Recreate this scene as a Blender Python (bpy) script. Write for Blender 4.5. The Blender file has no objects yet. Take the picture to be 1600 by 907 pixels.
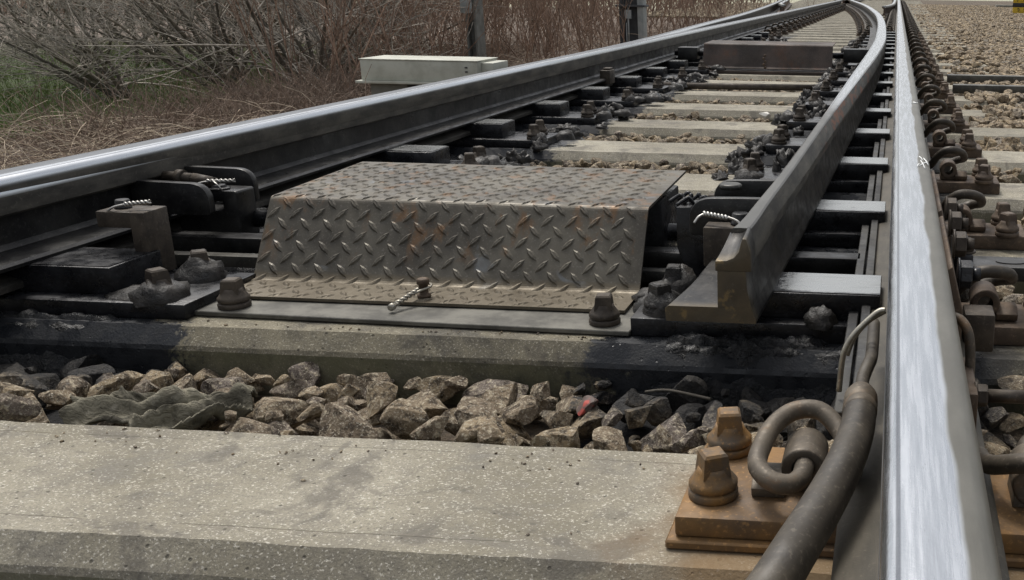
import bpy, bmesh, math, random
import numpy as np
from mathutils import Vector, Matrix, noise
R = math.radians
rnd = random.Random(7)
SC = bpy.context.scene
COL = SC.collection

# ------------------------------------------------------------------ camera, world, sun
yaw, pit, roll = 0.07514, 0.28855, 0.01477
fw = Vector((-math.sin(yaw)*math.cos(pit), math.cos(yaw)*math.cos(pit), -math.sin(pit)))
r0 = Vector((math.cos(yaw), math.sin(yaw), 0)); u0 = r0.cross(fw)
r1 = math.cos(roll)*r0 + math.sin(roll)*u0; u1 = -math.sin(roll)*r0 + math.cos(roll)*u0
cd = bpy.data.cameras.new('camera'); cam = bpy.data.objects.new('camera', cd); COL.objects.link(cam)
cd.sensor_width = 36; cd.lens = 1595.99/1600*36; cd.shift_x = -471.2/1600; cd.clip_start = .02; cd.clip_end = 1500
cam.matrix_world = Matrix(((r1.x, u1.x, -fw.x, -.0006), (r1.y, u1.y, -fw.y, 0), (r1.z, u1.z, -fw.z, .314), (0, 0, 0, 1)))
SC.camera = cam
SUN_EL, SUN_AZ = R(63), R(-35)          # azimuth measured clockwise from +Y; ahead of the camera, high
w = bpy.data.worlds.new('World'); SC.world = w; w.use_nodes = True
nt = w.node_tree; bg = nt.nodes['Background']
sky = nt.nodes.new('ShaderNodeTexSky'); sky.sky_type = 'NISHITA'; sky.sun_disc = False
sky.sun_elevation = SUN_EL; sky.sun_rotation = SUN_AZ; sky.air_density = 1.0; sky.dust_density = 4.0; sky.ozone_density = 1.5
hs = nt.nodes.new('ShaderNodeHueSaturation'); hs.inputs['Saturation'].default_value = .30
nt.links.new(sky.outputs[0], hs.inputs['Color'])
tn = nt.nodes.new('ShaderNodeMix'); tn.data_type = 'RGBA'; tn.blend_type = 'MULTIPLY'; tn.inputs[0].default_value = 1; tn.inputs[7].default_value = (1, .985, .955, 1)
nt.links.new(hs.outputs[0], tn.inputs[6]); nt.links.new(tn.outputs[2], bg.inputs[0]); bg.inputs[1].default_value = .125
sl = bpy.data.lights.new('sun', 'SUN'); sun = bpy.data.objects.new('sun', sl); COL.objects.link(sun)
sl.energy = 1.45; sl.angle = R(14); sl.color = (1, .96, .9)
sd = Vector((math.sin(SUN_AZ)*math.cos(SUN_EL), math.cos(SUN_AZ)*math.cos(SUN_EL), math.sin(SUN_EL)))
sun.rotation_euler = sd.to_track_quat('Z', 'Y').to_euler()
SC.view_settings.view_transform = 'Standard'; SC.view_settings.look = 'None'
SC.view_settings.exposure = 0.48; SC.view_settings.gamma = 1; SC.view_settings.use_curve_mapping = False
SC.render.engine = 'CYCLES'
SC.cycles.max_bounces = 6; SC.cycles.use_denoising = True

# ------------------------------------------------------------------ helpers
def tag(o, label=None, cat=None, group=None, kind=None):
    if label: o['label'] = label
    if cat: o['category'] = cat
    if group: o['group'] = group
    if kind: o['kind'] = kind
    return o
def thing(name, label, cat, loc=(0, 0, 0), group=None):
    o = bpy.data.objects.new(name, None); COL.objects.link(o); o.location = loc; o.empty_display_size = .05
    return tag(o, label, cat, group)
def org_of(o):
    v = Vector((0, 0, 0))
    while o: v += o.location; o = o.parent
    return v
class MB:
    def __init__(s): s.v = []; s.f = []; s.m = []; s.sm = []; s.lat = {}
    def add(s, vs, fs, mi=0, smooth=False):
        b = len(s.v); s.v += [tuple(v) for v in vs]
        for f in fs: s.f.append([i+b for i in f]); s.m.append(mi); s.sm.append(smooth)
        return b
    def box(s, x0, x1, y0, y1, z0, z1, mi=0):
        vs = [(x, y, z) for z in (z0, z1) for y in (y0, y1) for x in (x0, x1)]
        s.add(vs, [(0, 2, 3, 1), (4, 5, 7, 6), (0, 1, 5, 4), (2, 6, 7, 3), (0, 4, 6, 2), (1, 3, 7, 5)], mi); return s
    def prism(s, poly, axis, a, b, mi=0):
        # poly: 2D points in the plane normal to axis ('x': (y,z), 'y': (x,z), 'z': (x,y))
        def P(q, t): return {'x': (t, q[0], q[1]), 'y': (q[0], t, q[1]), 'z': (q[0], q[1], t)}[axis]
        n = len(poly); vs = [P(q, a) for q in poly] + [P(q, b) for q in poly]
        s.add(vs, [list(range(n))[::-1], list(range(n, 2*n))] + [(i, (i+1) % n, n+(i+1) % n, n+i) for i in range(n)], mi); return s
    def tube(s, pts, r, n=8, mi=0, caps=True, closed=False):
        pts = [Vector(p) for p in pts]; k = len(pts); rr = r if hasattr(r, '__len__') else [r]*k
        up = None; vs = []
        for i, p in enumerate(pts):
            t = (pts[min(i+1, k-1)]-pts[max(i-1, 0)])
            if t.length < 1e-9: t = Vector((0, 0, 1))
            t.normalize()
            if up is None:
                up = t.orthogonal().normalized()
            up = (up - t*up.dot(t))
            if up.length < 1e-6: up = t.orthogonal()
            up.normalize(); sd_ = t.cross(up)
            for j in range(n):
                a = 2*math.pi*j/n; vs.append(p + (up*math.cos(a)+sd_*math.sin(a))*rr[i])
        fs = [(i*n+j, i*n+(j+1) % n, (i+1)*n+(j+1) % n, (i+1)*n+j) for i in range(k-1) for j in range(n)]
        s.add(vs, fs, mi, True)
        if caps:
            b = len(s.v)-k*n
            s.f.append([b+j for j in range(n)][::-1]); s.m.append(mi); s.sm.append(False)
            s.f.append([b+(k-1)*n+j for j in range(n)]); s.m.append(mi); s.sm.append(False)
        return s
    def lathe(s, prof, c, n=20, mi=0, axis='z', smooth=True, rot=0, caps=True):
        vs = []
        for r_, z_ in prof:
            for j in range(n):
                a = 2*math.pi*j/n+rot
                if axis == 'z': vs.append((c[0]+r_*math.cos(a), c[1]+r_*math.sin(a), c[2]+z_))
                elif axis == 'x': vs.append((c[0]+z_, c[1]+r_*math.cos(a), c[2]+r_*math.sin(a)))
                else: vs.append((c[0]+r_*math.cos(a), c[1]+z_, c[2]+r_*math.sin(a)))
        k = len(prof)
        s.add(vs, [(i*n+j, i*n+(j+1) % n, (i+1)*n+(j+1) % n, (i+1)*n+j) for i in range(k-1) for j in range(n)], mi, smooth)
        b = len(s.v)-k*n
        if not caps: return s
        s.f.append([b+j for j in range(n)][::-1]); s.m.append(mi); s.sm.append(False)
        s.f.append([b+(k-1)*n+j for j in range(n)]); s.m.append(mi); s.sm.append(False)
        return s
    def build(s, name, mats, parent=None, bevel=0, seg=2, auto=None):
        me = bpy.data.meshes.new(name); o = bpy.data.objects.new(name, me)
        off = org_of(parent) if parent else Vector((0, 0, 0))
        me.from_pydata([(v[0]-off.x, v[1]-off.y, v[2]-off.z) for v in s.v], [], s.f)
        me.polygons.foreach_set('material_index', s.m); me.polygons.foreach_set('use_smooth', s.sm)
        for m_ in (mats if isinstance(mats, (list, tuple)) else [mats]): me.materials.append(m_)
        if s.lat:
            at = me.attributes.new('lat', 'FLOAT', 'POINT')
            at.data.foreach_set('value', [s.lat.get(i, -1.) for i in range(len(s.v))])
        me.update()
        if parent: o.parent = parent
        COL.objects.link(o)
        if bevel:
            bm = bmesh.new(); bm.from_mesh(me); bmesh.ops.recalc_face_normals(bm, faces=bm.faces)
            ed = [e for e in bm.edges if len(e.link_faces) == 2 and e.calc_face_angle(0) > R(28)]
            bmesh.ops.bevel(bm, geom=ed, offset=bevel, segments=seg, profile=.5, affect='EDGES', clamp_overlap=True)
            for f in bm.faces: f.smooth = True
            bm.to_mesh(me); bm.free()
            try: me.set_sharp_from_angle(angle=R(38))
            except Exception: pass
        return o
def fast_mesh(name, V, F, mats, parent=None, rnd_attr=None, smooth=False):
    """V (n,3) array, F (m,k) array of one face size"""
    me = bpy.data.meshes.new(name); o = bpy.data.objects.new(name, me)
    V = np.asarray(V, np.float32); F = np.asarray(F, np.int32)
    me.vertices.add(len(V)); me.vertices.foreach_set('co', V.ravel())
    me.loops.add(F.size); me.loops.foreach_set('vertex_index', F.ravel())
    me.polygons.add(len(F)); me.polygons.foreach_set('loop_start', np.arange(0, F.size, F.shape[1], dtype=np.int32))
    me.polygons.foreach_set('use_smooth', np.full(len(F), smooth))
    me.update(calc_edges=True)
    if rnd_attr is not None:
        at = me.attributes.new('rnd', 'FLOAT', 'POINT'); at.data.foreach_set('value', np.asarray(rnd_attr, np.float32))
    for m_ in (mats if isinstance(mats, (list, tuple)) else [mats]): me.materials.append(m_)
    if parent: o.parent = parent
    COL.objects.link(o); return o
def dup(root, loc, label=None, rotz=0, group=None, name=None):
    def cp(o, par):
        c = o.copy(); COL.objects.link(c); c.parent = par
        for ch in kids.get(o, []): cp(ch, c)
        return c
    kids = {}
    def walk(o):
        kids[o] = list(o.children)
        for c in o.children: walk(c)
    walk(root); c = cp(root, None); c.location = loc; c.rotation_euler = (0, 0, rotz)
    if name: c.name = name
    if label: c['label'] = label
    if group: c['group'] = group
    return c

# ------------------------------------------------------------------ node materials
class N:
    def __init__(s, name):
        s.m = bpy.data.materials.new(name); s.m.use_nodes = True; s.t = s.m.node_tree; s.p = s.t.nodes['Principled BSDF']
        s.pos = s.t.nodes.new('ShaderNodeNewGeometry').outputs['Position']
    def n(s, ty, **kw):
        q = s.t.nodes.new(ty)
        for k, v in kw.items(): setattr(q, k, v)
        return q
    def put(s, inp, v):
        if isinstance(v, bpy.types.NodeSocket): s.t.links.new(v, inp)
        elif isinstance(v, (tuple, list)) and len(v) == 3 and inp.type == 'RGBA': inp.default_value = (*v, 1)
        else: inp.default_value = v
    def noise(s, scale, detail=4, rough=.55, vec=None, dist=0, col=False):
        q = s.n('ShaderNodeTexNoise'); s.put(q.inputs['Vector'], vec or s.pos)
        q.inputs['Scale'].default_value = scale; q.inputs['Detail'].default_value = detail
        q.inputs['Roughness'].default_value = rough; q.inputs['Distortion'].default_value = dist
        return q.outputs[1 if col else 0]
    def voro(s, scale, feat='F1', vec=None, out=0):
        q = s.n('ShaderNodeTexVoronoi', feature=feat); s.put(q.inputs['Vector'], vec or s.pos); q.inputs['Scale'].default_value = scale
        return q.outputs[out]
    def mth(s, op, a, b=0., c=0.):
        q = s.n('ShaderNodeMath', operation=op); s.put(q.inputs[0], a); s.put(q.inputs[1], b); s.put(q.inputs[2], c); return q.outputs[0]
    def step(s, v, lo, hi, o0=0., o1=1.):
        q = s.n('ShaderNodeMapRange', interpolation_type='SMOOTHSTEP'); s.put(q.inputs[0], v); s.put(q.inputs[1], lo); s.put(q.inputs[2], hi)
        s.put(q.inputs[3], o0); s.put(q.inputs[4], o1); return q.outputs[0]
    def mix(s, f, a, b):
        q = s.n('ShaderNodeMix', data_type='RGBA'); s.put(q.inputs[0], f); s.put(q.inputs[6], a); s.put(q.inputs[7], b); return q.outputs[2]
    def mul(s, a, b):
        q = s.n('ShaderNodeMix', data_type='RGBA', blend_type='MULTIPLY'); q.inputs[0].default_value = 1; s.put(q.inputs[6], a); s.put(q.inputs[7], b); return q.outputs[2]
    def scl(s, v):
        q = s.n('ShaderNodeVectorMath', operation='MULTIPLY'); s.t.links.new(s.pos, q.inputs[0]); q.inputs[1].default_value = v; return q.outputs[0]
    def xyz(s):
        q = s.n('ShaderNodeSeparateXYZ'); s.t.links.new(s.pos, q.inputs[0]); return q.outputs
    def attr(s, name):
        q = s.n('ShaderNodeAttribute', attribute_name=name); return q.outputs['Fac']
    def orand(s): return s.n('ShaderNodeObjectInfo').outputs['Random']
    def bump(s, h, strength=.5, dist=.002, prev=None):
        q = s.n('ShaderNodeBump'); s.put(q.inputs['Height'], h); q.inputs['Strength'].default_value = strength; q.inputs['Distance'].default_value = dist
        if prev: s.t.links.new(prev, q.inputs['Normal'])
        return q.outputs[0]
    def out(s, col=None, rough=None, metal=None, nrm=None, spec=None):
        P = s.p.inputs
        if col is not None: s.put(P['Base Color'], col)
        if rough is not None: s.put(P['Roughness'], rough)
        if metal is not None: s.put(P['Metallic'], metal)
        if nrm is not None: s.put(P['Normal'], nrm)
        if spec is not None: s.put(P['Specular IOR Level'], spec)
        return s.m
    def grease(s, y0=1.13, y1=11.5):
        """1 where the spread of point grease has blackened things: beside both switch blades"""
        x, y, z = s.xyz(); nz = s.mth('ADD', s.noise(7, 6, .7), s.mth('MULTIPLY', s.mth('SUBTRACT', s.noise(45, 5, .75), .5), .40))
        d = s.mth('ABSOLUTE', s.mth('ADD', x, .765)); d = s.mth('ADD', d, s.mth('MULTIPLY', s.mth('SUBTRACT', nz, .5), .34))
        a = s.step(d, .322, .352); a = s.mth('MULTIPLY', a, s.step(x, .22, .12)); 
        yy = s.mth('ADD', y, s.mth('MULTIPLY', s.mth('SUBTRACT', nz, .5), .35))
        a = s.mth('MULTIPLY', a, s.step(yy, y0-.02, y0+.12)); a = s.mth('MULTIPLY', a, s.step(y, y1+1, y1-1)); return a

def m_concrete(name, grease=False, ochre=False, grime=False):
    s = N(name)
    big = s.noise(3.2, 5, .6); mid = s.noise(22, 6, .65); fine = s.noise(260, 3, .6); grit = s.voro(330); pit = s.voro(55)
    c = s.mix(s.step(big, .3, .72), (.19, .172, .128), (.365, .338, .268))
    c = s.mix(s.step(mid, .42, .70, 0, .75), c, (.19, .175, .145))
    c = s.mix(s.step(s.noise(1, 3, .6, vec=s.scl((300, 420, 300))), .57, .66, 0, .75), c, (.66, .63, .55)); c = s.mix(s.step(s.noise(1, 5, .7, vec=s.scl((9, 17, 9)), dist=.4), .55, .68, 0, .55), c, (.17, .16, .14))
    c = s.mix(s.step(fine, .44, .32, 0, .55), c, (.15, .14, .11)); c = s.mix(s.step(s.noise(420, 3, .7), .48, .66, 0, .55), c, (.12, .11, .09))
    c = s.mix(s.step(s.noise(9, 4, .7, dist=.6), .54, .64, 0, .65), c, (.115, .105, .09))
    c = s.mix(s.step(pit, .13, .07, 0, .7), c, (.06, .055, .045))
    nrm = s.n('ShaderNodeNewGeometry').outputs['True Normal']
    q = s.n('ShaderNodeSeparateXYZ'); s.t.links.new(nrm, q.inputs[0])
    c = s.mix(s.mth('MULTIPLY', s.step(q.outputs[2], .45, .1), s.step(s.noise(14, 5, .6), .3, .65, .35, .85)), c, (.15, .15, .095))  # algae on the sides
    rough = .86
    x, y, z = s.xyz()
    if ochre:
        d = s.mth('ADD', s.mth('SUBTRACT', x, -.30), s.mth('MULTIPLY', s.mth('SUBTRACT', s.noise(11, 5), .5), .26))
        c = s.mix(s.step(d, .03, .16, 0, .8), c, (.21, .135, .065))
        for yl in (1.037, .853):
            e_ = s.mth('ABSOLUTE', s.mth('SUBTRACT', s.mth('ADD', y, s.mth('MULTIPLY', s.noise(7, 3), .006)), yl+.003)); c = s.mix(s.mth('MULTIPLY', s.step(e_, .0011, .0004), s.step(s.noise(5, 3), .40, .5, 0, .7)), c, (.07, .06, .045))
    if grime: c = s.mul(c, s.mix(s.step(s.noise(6, 6, .7, dist=.4), .36, .62), (.30, .30, .31), (.78, .76, .70)))
    b = s.bump(mid, .35, .004); b = s.bump(fine, .5, .0016, b); b = s.bump(s.step(pit, .06, .15), .5, .002, b)
    if grease:
        g = s.grease(); c = s.mix(g, c, s.mix(s.noise(40, 4), (.007, .008, .010), (.026, .028, .032)))
        rough = s.mix(g, (.86,)*3, s.mix(s.step(s.noise(30, 4), .42, .6), (.55,)*3, (.18,)*3))
    return s.out(c, rough, 0, b, .35)
M = {}
M['concrete_front'] = m_concrete('weathered_concrete_ochre', False, True)
M['concrete'] = m_concrete('weathered_concrete', True)
M['concrete_grimy'] = m_concrete('grimy_concrete', True, grime=True)

def m_stone(name, c1, c2, c3):
    s = N(name); r_ = s.mth('FRACT', s.mth('ADD', s.attr('rnd'), s.orand()))
    x, y, z = s.xyz()
    c = s.mix(s.step(r_, .2, .6), c1, c2); c = s.mix(s.step(r_, .78, .95), c, c3)
    c = s.mix(s.step(s.noise(26, 5, .65), .40, .68, 0, .8), c, (.10, .075, .052))
    c = s.mix(s.step(s.noise(110, 4, .7), .50, .66, 0, .8), c, (.60, .52, .38))
    c = s.mix(s.step(s.noise(60, 4, .7), .50, .38, 0, .85), c, (.04, .028, .018)); c = s.mix(s.step(s.noise(320, 3, .7), .54, .68, 0, .6), c, (.72, .66, .54))
    g = s.grease(1.17, 13); c = s.mix(s.mth('MULTIPLY', g, .93), c, (.016, .017, .019))
    b = s.bump(s.noise(55, 6, .75), 1, .009); b = s.bump(s.noise(220, 3, .7), .5, .0015, b)
    return s.out(c, s.mix(g, (.85,)*3, (.5,)*3), 0, b, .35)
M['stone'] = m_stone('ballast_stone', (.33, .255, .16), (.22, .17, .115), (.18, .15, .13))
M['stone_pink'] = m_stone('ballast_stone_tan', (.43, .33, .205), (.25, .185, .12), (.30, .265, .22))

def m_metal(name, c1, c2, rough=(.45, .75), metal=.6, scale=18, bump=.3, rust=None, rustamt=.5, spec=.5, fine=True):
    s = N(name); a = s.noise(scale, 5, .62); c = s.mix(s.step(a, .35, .68), c1, c2)
    if rust: c = s.mix(s.step(s.noise(scale*.6, 6, .7, dist=.4), .62-.25*rustamt, .72, 0, .9), c, rust)
    c = s.mix(s.step(s.noise(190, 3, .6), .55, .75, 0, .4), c, tuple(min(1, k*2.2+.02) for k in c2))
    b = s.bump(s.noise(scale*3, 5, .65), bump, .0015); b = s.bump(s.noise(420, 2), bump*.6, .0005, b)
    return s.out(c, s.step(s.noise(scale*1.5, 4, .6), .3, .7, rough[0], rough[1]), metal, b, spec)
M['rusty_bolt'] = m_metal('rusty_brown_steel', (.075, .055, .042), (.13, .095, .065), (.5, .75), .3, 30, .4)
M['dark_bolt'] = m_metal('grimy_dark_steel', (.035, .028, .022), (.075, .06, .045), (.5, .75), .3, 30, .4)
M['ochre'] = m_metal('ochre_rusted_steel', (.15, .088, .037), (.25, .135, .043), (.55, .8), .15, 16, .5, (.085, .062, .045), .8)
M['ochre_bolt'] = m_metal('ochre_dusted_bolt_steel', (.10, .076, .052), (.25, .135, .04), (.5, .75), .2, 24, .4, (.10, .088, .075), .6)
M['clip'] = m_metal('dusty_grey_spring_steel', (.08, .067, .052), (.145, .12, .09), (.5, .7), .3, 26, .4, (.17, .10, .05), .35)
M['clip_dark'] = m_metal('dark_spring_steel', (.04, .034, .027), (.075, .062, .047), (.45, .7), .3, 26, .25)
M['plate_brown'] = m_metal('brown_base_plate_steel', (.06, .042, .03), (.115, .08, .052), (.55, .8), .2, 20, .35)
M['black'] = m_metal('black_greasy_steel', (.006, .006, .0075), (.019, .020, .023), (.16, .5), .2, 22, .7)
M['black_side'] = m_metal('dark_oiled_steel', (.012, .012, .013), (.036, .035, .033), (.26, .55), .4, 14, .4)
M['strap'] = m_metal('worn_dark_strip_steel', (.04, .04, .038), (.11, .105, .09), (.35, .55), .6, 12, .3)
M['heater'] = m_metal('greasy_grey_strip', (.02, .02, .021), (.07, .068, .062), (.4, .65), .4, 12, .3)
M['cover_far'] = m_metal('rusty_dark_cover_steel', (.035, .028, .024), (.075, .055, .045), (.5, .75), .3, 6, .25, (.12, .05, .022), .45)
M['galv'] = m_metal('bright_wire_steel', (.34, .33, .31), (.52, .51, .48), (.3, .45), .9, 60, .1)
M['wire_dull'] = m_metal('dull_wire_steel', (.30, .28, .24), (.42, .40, .34), (.35, .5), .8, 60, .1)
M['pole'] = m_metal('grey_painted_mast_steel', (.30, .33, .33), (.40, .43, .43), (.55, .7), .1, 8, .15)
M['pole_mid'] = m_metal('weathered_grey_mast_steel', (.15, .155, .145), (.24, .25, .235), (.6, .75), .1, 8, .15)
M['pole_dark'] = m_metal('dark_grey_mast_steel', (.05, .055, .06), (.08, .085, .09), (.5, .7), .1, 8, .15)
M['rubber'] = m_metal('dusty_brown_rubber', (.038, .032, .025), (.085, .072, .054), (.5, .72), 0, 12, .5, (.014, .012, .011), .7)

s = N('oiled_slide_steel'); a = s.noise(14, 5, .65, dist=.5); g_ = s.n('ShaderNodeTexCoord').outputs['Generated']; q_ = s.n('ShaderNodeSeparateXYZ'); s.t.links.new(g_, q_.inputs[0])
o_ = s.step(s.mth('ADD', q_.outputs[0], s.mth('MULTIPLY', s.mth('SUBTRACT', s.noise(60, 5, .7), .5), .55)), .30, .38)
o_ = s.mth('MULTIPLY', o_, s.step(s.mth('ADD', q_.outputs[1], s.mth('MULTIPLY', s.mth('SUBTRACT', a, .5), .5)), .02, .10)); o_ = s.mth('MULTIPLY', o_, s.step(a, .28, .36))
o2 = s.mth('MULTIPLY', s.step(s.noise(1, 4, .6, vec=s.scl((12, 150, 20))), .56, .68), .5)
M['slide'] = s.out(s.mix(o_, (.010, .010, .011), s.mix(o2, (.37, .38, .375), (.17, .175, .17))), s.mix(o_, (.16,)*3, s.mix(s.noise(30, 4), (.18,)*3, (.36,)*3)), s.mix(o_, (.1,)*3, (.85,)*3), s.bump(s.noise(60, 4), .2, .001))

# rail steel: 'lat' is the distance outward over the crown from the gauge corner
def m_rail(name, wband, side1, side2, wob=.007, crown_dull_reflect=(.17, .165, .145), y_on=None, fine=1., rust=False):
    s = N(name); x, y, z = s.xyz(); lat = s.attr('lat')
    v1 = s.n('ShaderNodeCombineXYZ'); s.put(v1.inputs[1], y)
    wn = s.noise(3.0, 3, .6, vec=v1.outputs[0]); wn2 = s.noise(18, 3, .5, vec=v1.outputs[0])
    edge = s.mth('ADD', wband, s.mth('ADD', s.mth('MULTIPLY', s.mth('SUBTRACT', wn, .5), wob*4), s.mth('MULTIPLY', s.mth('SUBTRACT', wn2, .5), wob*.25)))
    band = s.mth('MULTIPLY', s.step(lat, -.010, -.004), s.step(lat, s.mth('ADD', edge, .003), s.mth('SUBTRACT', edge, .002)))
    if y_on: band = s.mth('MULTIPLY', band, s.step(s.mth('ADD', y, s.mth('MULTIPLY', s.noise(30, 3), .5)), y_on[0], y_on[1]))
    streak = s.noise(1, 4, .6, vec=s.scl((190, 7, 190))); st2 = s.noise(1, 4, .7, vec=s.scl((900, 60, 300)))
    groove = s.mth('MULTIPLY', s.step(lat, .0055, .007), s.step(lat, .010, .0085))
    pol = s.mix(s.step(streak, .35, .66), (.47, .495, .525), (.56, .585, .62))
    pol = s.mix(s.step(st2, .62, .72, 0, .45), pol, (.22, .225, .24))
    pol = s.mix(s.mth('MULTIPLY', groove, .85), pol, (.16, .17, .19))
    big = s.noise(4, 5, .65); blot = s.noise(1, 5, .6, vec=s.scl((30, 9, 30)))
    sd_ = s.mix(s.step(blot, .35, .68), side1, side2)
    sd_ = s.mix(s.step(s.noise(160, 3), .55, .75, 0, .35), sd_, tuple(min(1, k*1.9) for k in side2))
    if rust: sd_ = s.mix(s.step(s.noise(1, 5, .75, vec=s.scl((160, 10, 60)), dist=.3), .55, .70, 0, .5), sd_, (.24, .225, .20)); sd_ = s.mix(s.step(s.noise(1, 5, .7, vec=s.scl((30, 9, 20))), .56, .66, 0, .7), sd_, (.02, .019, .018))
    if rust: sd_ = s.mix(s.mth('MULTIPLY', s.mth('MULTIPLY', s.step(y, 2.2, 2.7), s.step(y, 4.6, 4.0)), s.step(s.noise(1, 4, .65, vec=s.scl((40, 9, 26))), .50, .62, 0, .85)), sd_, (.24, .095, .05))
    crown = s.mix(s.step(blot, .3, .7), tuple(k*.75 for k in crown_dull_reflect), crown_dull_reflect)
    oncrown = s.step(lat, .0, .004)
    base = s.mix(oncrown, sd_, crown)
    c = s.mix(band, base, pol)
    rough = s.mix(band, s.mix(oncrown, (.55,)*3, (.48,)*3), s.mix(s.step(streak, .3, .7), (.20,)*3, (.32,)*3))
    met = s.mix(band, s.mix(oncrown, (.35,)*3, (.6,)*3), (1., 1., 1.))
    b = s.bump(s.noise(1, 4, .6, vec=s.scl((70, 25, 70))), .25, .0016); b = s.bump(s.noise(500, 2), .2*fine, .0004, b)
    b = s.bump(streak, .10, .0006, b); b = s.bump(s.noise(1, 3, .6, vec=s.scl((1400, 14, 900))), .25*fine, .0003, b)
    return s.out(c, rough, met, b)
M['rail_right'] = m_rail('stock_rail_steel', .0455, (.055, .05, .04), (.10, .088, .068), .005)
M['rail_left'] = m_rail('left_stock_rail_steel', .017, (.030, .028, .025), (.090, .083, .070), .002, (.13, .14, .155), fine=.3)  # blue-grey crown and bright corner band paint reflections into the left rail's colour
M['rail_rust'] = m_rail('brown_rail_steel', .045, (.07, .045, .032), (.13, .085, .06), .002)
s = N('dark_planed_blade_steel')
x, y, z = s.xyz(); blot = s.noise(1, 5, .62, vec=s.scl((26, 10, 26)))
c = s.mix(s.step(blot, .35, .66), (.014, .014, .015), (.050, .047, .043))
rz = s.mth('MULTIPLY', s.step(z, -.060, -.050), s.step(z, -.002, -.01))
rmask = s.mth('MULTIPLY', rz, s.mth('MULTIPLY', s.step(y, 2.5, 3.0), s.step(y, 4.4, 3.6)))
c = s.mix(s.mth('MULTIPLY', rmask, s.step(s.noise(1, 4, .6, vec=s.scl((8, 22, 30))), .45, .60)), c, (.24, .085, .04))
c = s.mix(s.step(s.noise(150, 3), .58, .75, 0, .4), c, (.16, .155, .14))
dusty = s.mth('MULTIPLY', s.step(y, 1.36, 1.33), s.step(s.noise(20, 4), .3, .6, .55, 1))
scr = s.noise(1, 5, .75, vec=s.scl((140, 14, 90)), dist=.3); c = s.mix(s.step(scr, .58, .70, 0, .55), c, (.15, .14, .12)); c = s.mix(s.step(s.noise(9, 5, .7), .55, .65, 0, .6), c, (.008, .008, .009))
c = s.mix(dusty, c, (.105, .086, .058)); c = s.mix(s.mth('MULTIPLY', s.step(y, 1.36, 1.33), s.step(s.noise(28, 4, .6), .60, .68)), c, (.19, .14, .07))
M['blade_body'] = s.out(c, s.step(s.noise(25, 4), .3, .7, .35, .6), .45, s.bump(s.noise(1, 4, .6, vec=s.scl((80, 30, 80))), .35, .0018))
M['blade_top'] = m_rail('blade_head_steel', .080, (.045, .043, .039), (.13, .12, .10), .004, (.11, .11, .105), (2.9, 3.6), .3, True)

s = N('tread_plate_steel'); x, y, z = s.xyz()
big = s.noise(7, 5, .6); c = s.mix(s.step(big, .35, .65), (.058, .052, .042), (.115, .105, .084))
st = s.noise(1, 5, .65, vec=s.scl((22, 22, 5)), dist=.3)
c = s.mix(s.mth('MULTIPLY', s.step(st, .53, .68, 0, .75), s.step(z, -.17, -.12)), c, (.145, .078, .034))
c = s.mix(s.step(s.noise(16, 4, .5, dist=.8), .64, .74, 0, .5), c, (.17, .19, .21))
c = s.mix(s.step(z, -.172, -.180, 0, .45), c, (.17, .135, .085))
c = s.mix(s.step(s.noise(300, 3), .55, .75, 0, .35), c, (.30, .28, .25))
M['tread'] = s.out(c, s.step(s.noise(35, 4), .3, .7, .40, .66), .45, s.bump(s.noise(6, 3, .5), .5, .012, s.bump(s.noise(90, 4, .6), .3, .0012)))
s = N('grey_strip_plate_steel'); c = s.mix(s.step(s.noise(14, 5, .65), .35, .65), (.07, .068, .06), (.16, .155, .135))
M['strip_plate'] = s.out(c, .55, .4, s.bump(s.noise(90, 4), .3, .001))

s = N('caked_black_grease'); c = s.mix(s.step(s.noise(35, 5), .35, .7), (.004, .0045, .0055), (.013, .0145, .018))
c = s.mix(s.step(s.noise(500, 2), .72, .8, 0, .5), c, (.3, .3, .28))
M['grease'] = s.out(c, s.step(s.noise(50, 4), .38, .62, .12, .5), 0, s.bump(s.noise(130, 5, .7), 1, .006, s.bump(s.noise(40, 5, .6), .7, .008)))
s = N('brown_grimy_crust'); c = s.mix(s.step(s.noise(35, 5), .35, .7), (.008, .0075, .007), (.034, .030, .026))
M['crust'] = s.out(c, s.step(s.noise(50, 4), .4, .6, .35, .75), 0, s.bump(s.noise(130, 5, .7), .7, .004))
s = N('ballast_bed_soil'); c = s.mix(s.step(s.noise(30, 5, .7), .35, .65), (.04, .03, .02), (.14, .105, .07))
c = s.mix(s.grease(), c, (.006, .006, .007))
M['bed'] = s.out(c, .9, 0, s.bump(s.noise(40, 5, .7), .8, .02))
s = N('leaf_litter_ground'); x, y, z = s.xyz()
c = s.mix(s.step(s.noise(5, 6, .7), .35, .65), (.07, .052, .040), (.19, .15, .12)); c = s.mix(s.step(s.noise(60, 5, .7), .5, .7, 0, .7), c, (.29, .24, .19))
gr = s.mth('MULTIPLY', s.step(s.mth('ADD', x, s.mth('MULTIPLY', s.noise(.8, 4), 1.2)), -5.2, -5.9), s.step(y, 19, 14)); c = s.mix(gr, c, s.mix(s.noise(30, 4), (.030, .050, .014), (.075, .100, .035)))
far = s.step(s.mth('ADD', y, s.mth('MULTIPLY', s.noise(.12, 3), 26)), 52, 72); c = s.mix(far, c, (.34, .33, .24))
M['ground'] = s.out(c, .95, 0, s.bump(s.noise(50, 5, .7), .8, .02))
def m_plain(name, c1, c2, scale=30, rough=.8):
    s = N(name); r_ = s.attr('rnd'); c = s.mix(s.step(s.noise(scale, 4), .3, .7), c1, c2)
    c = s.mul(c, s.mix(r_, (.6, .6, .6), (1.25, 1.2, 1.15))); return s.out(c, rough, 0, None, .3)
M['twig_grey'] = m_plain('grey_bark', (.27, .25, .22), (.50, .47, .42))
M['twig_dark'] = m_plain('dark_grey_bark', (.10, .088, .072), (.19, .17, .14))
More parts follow.
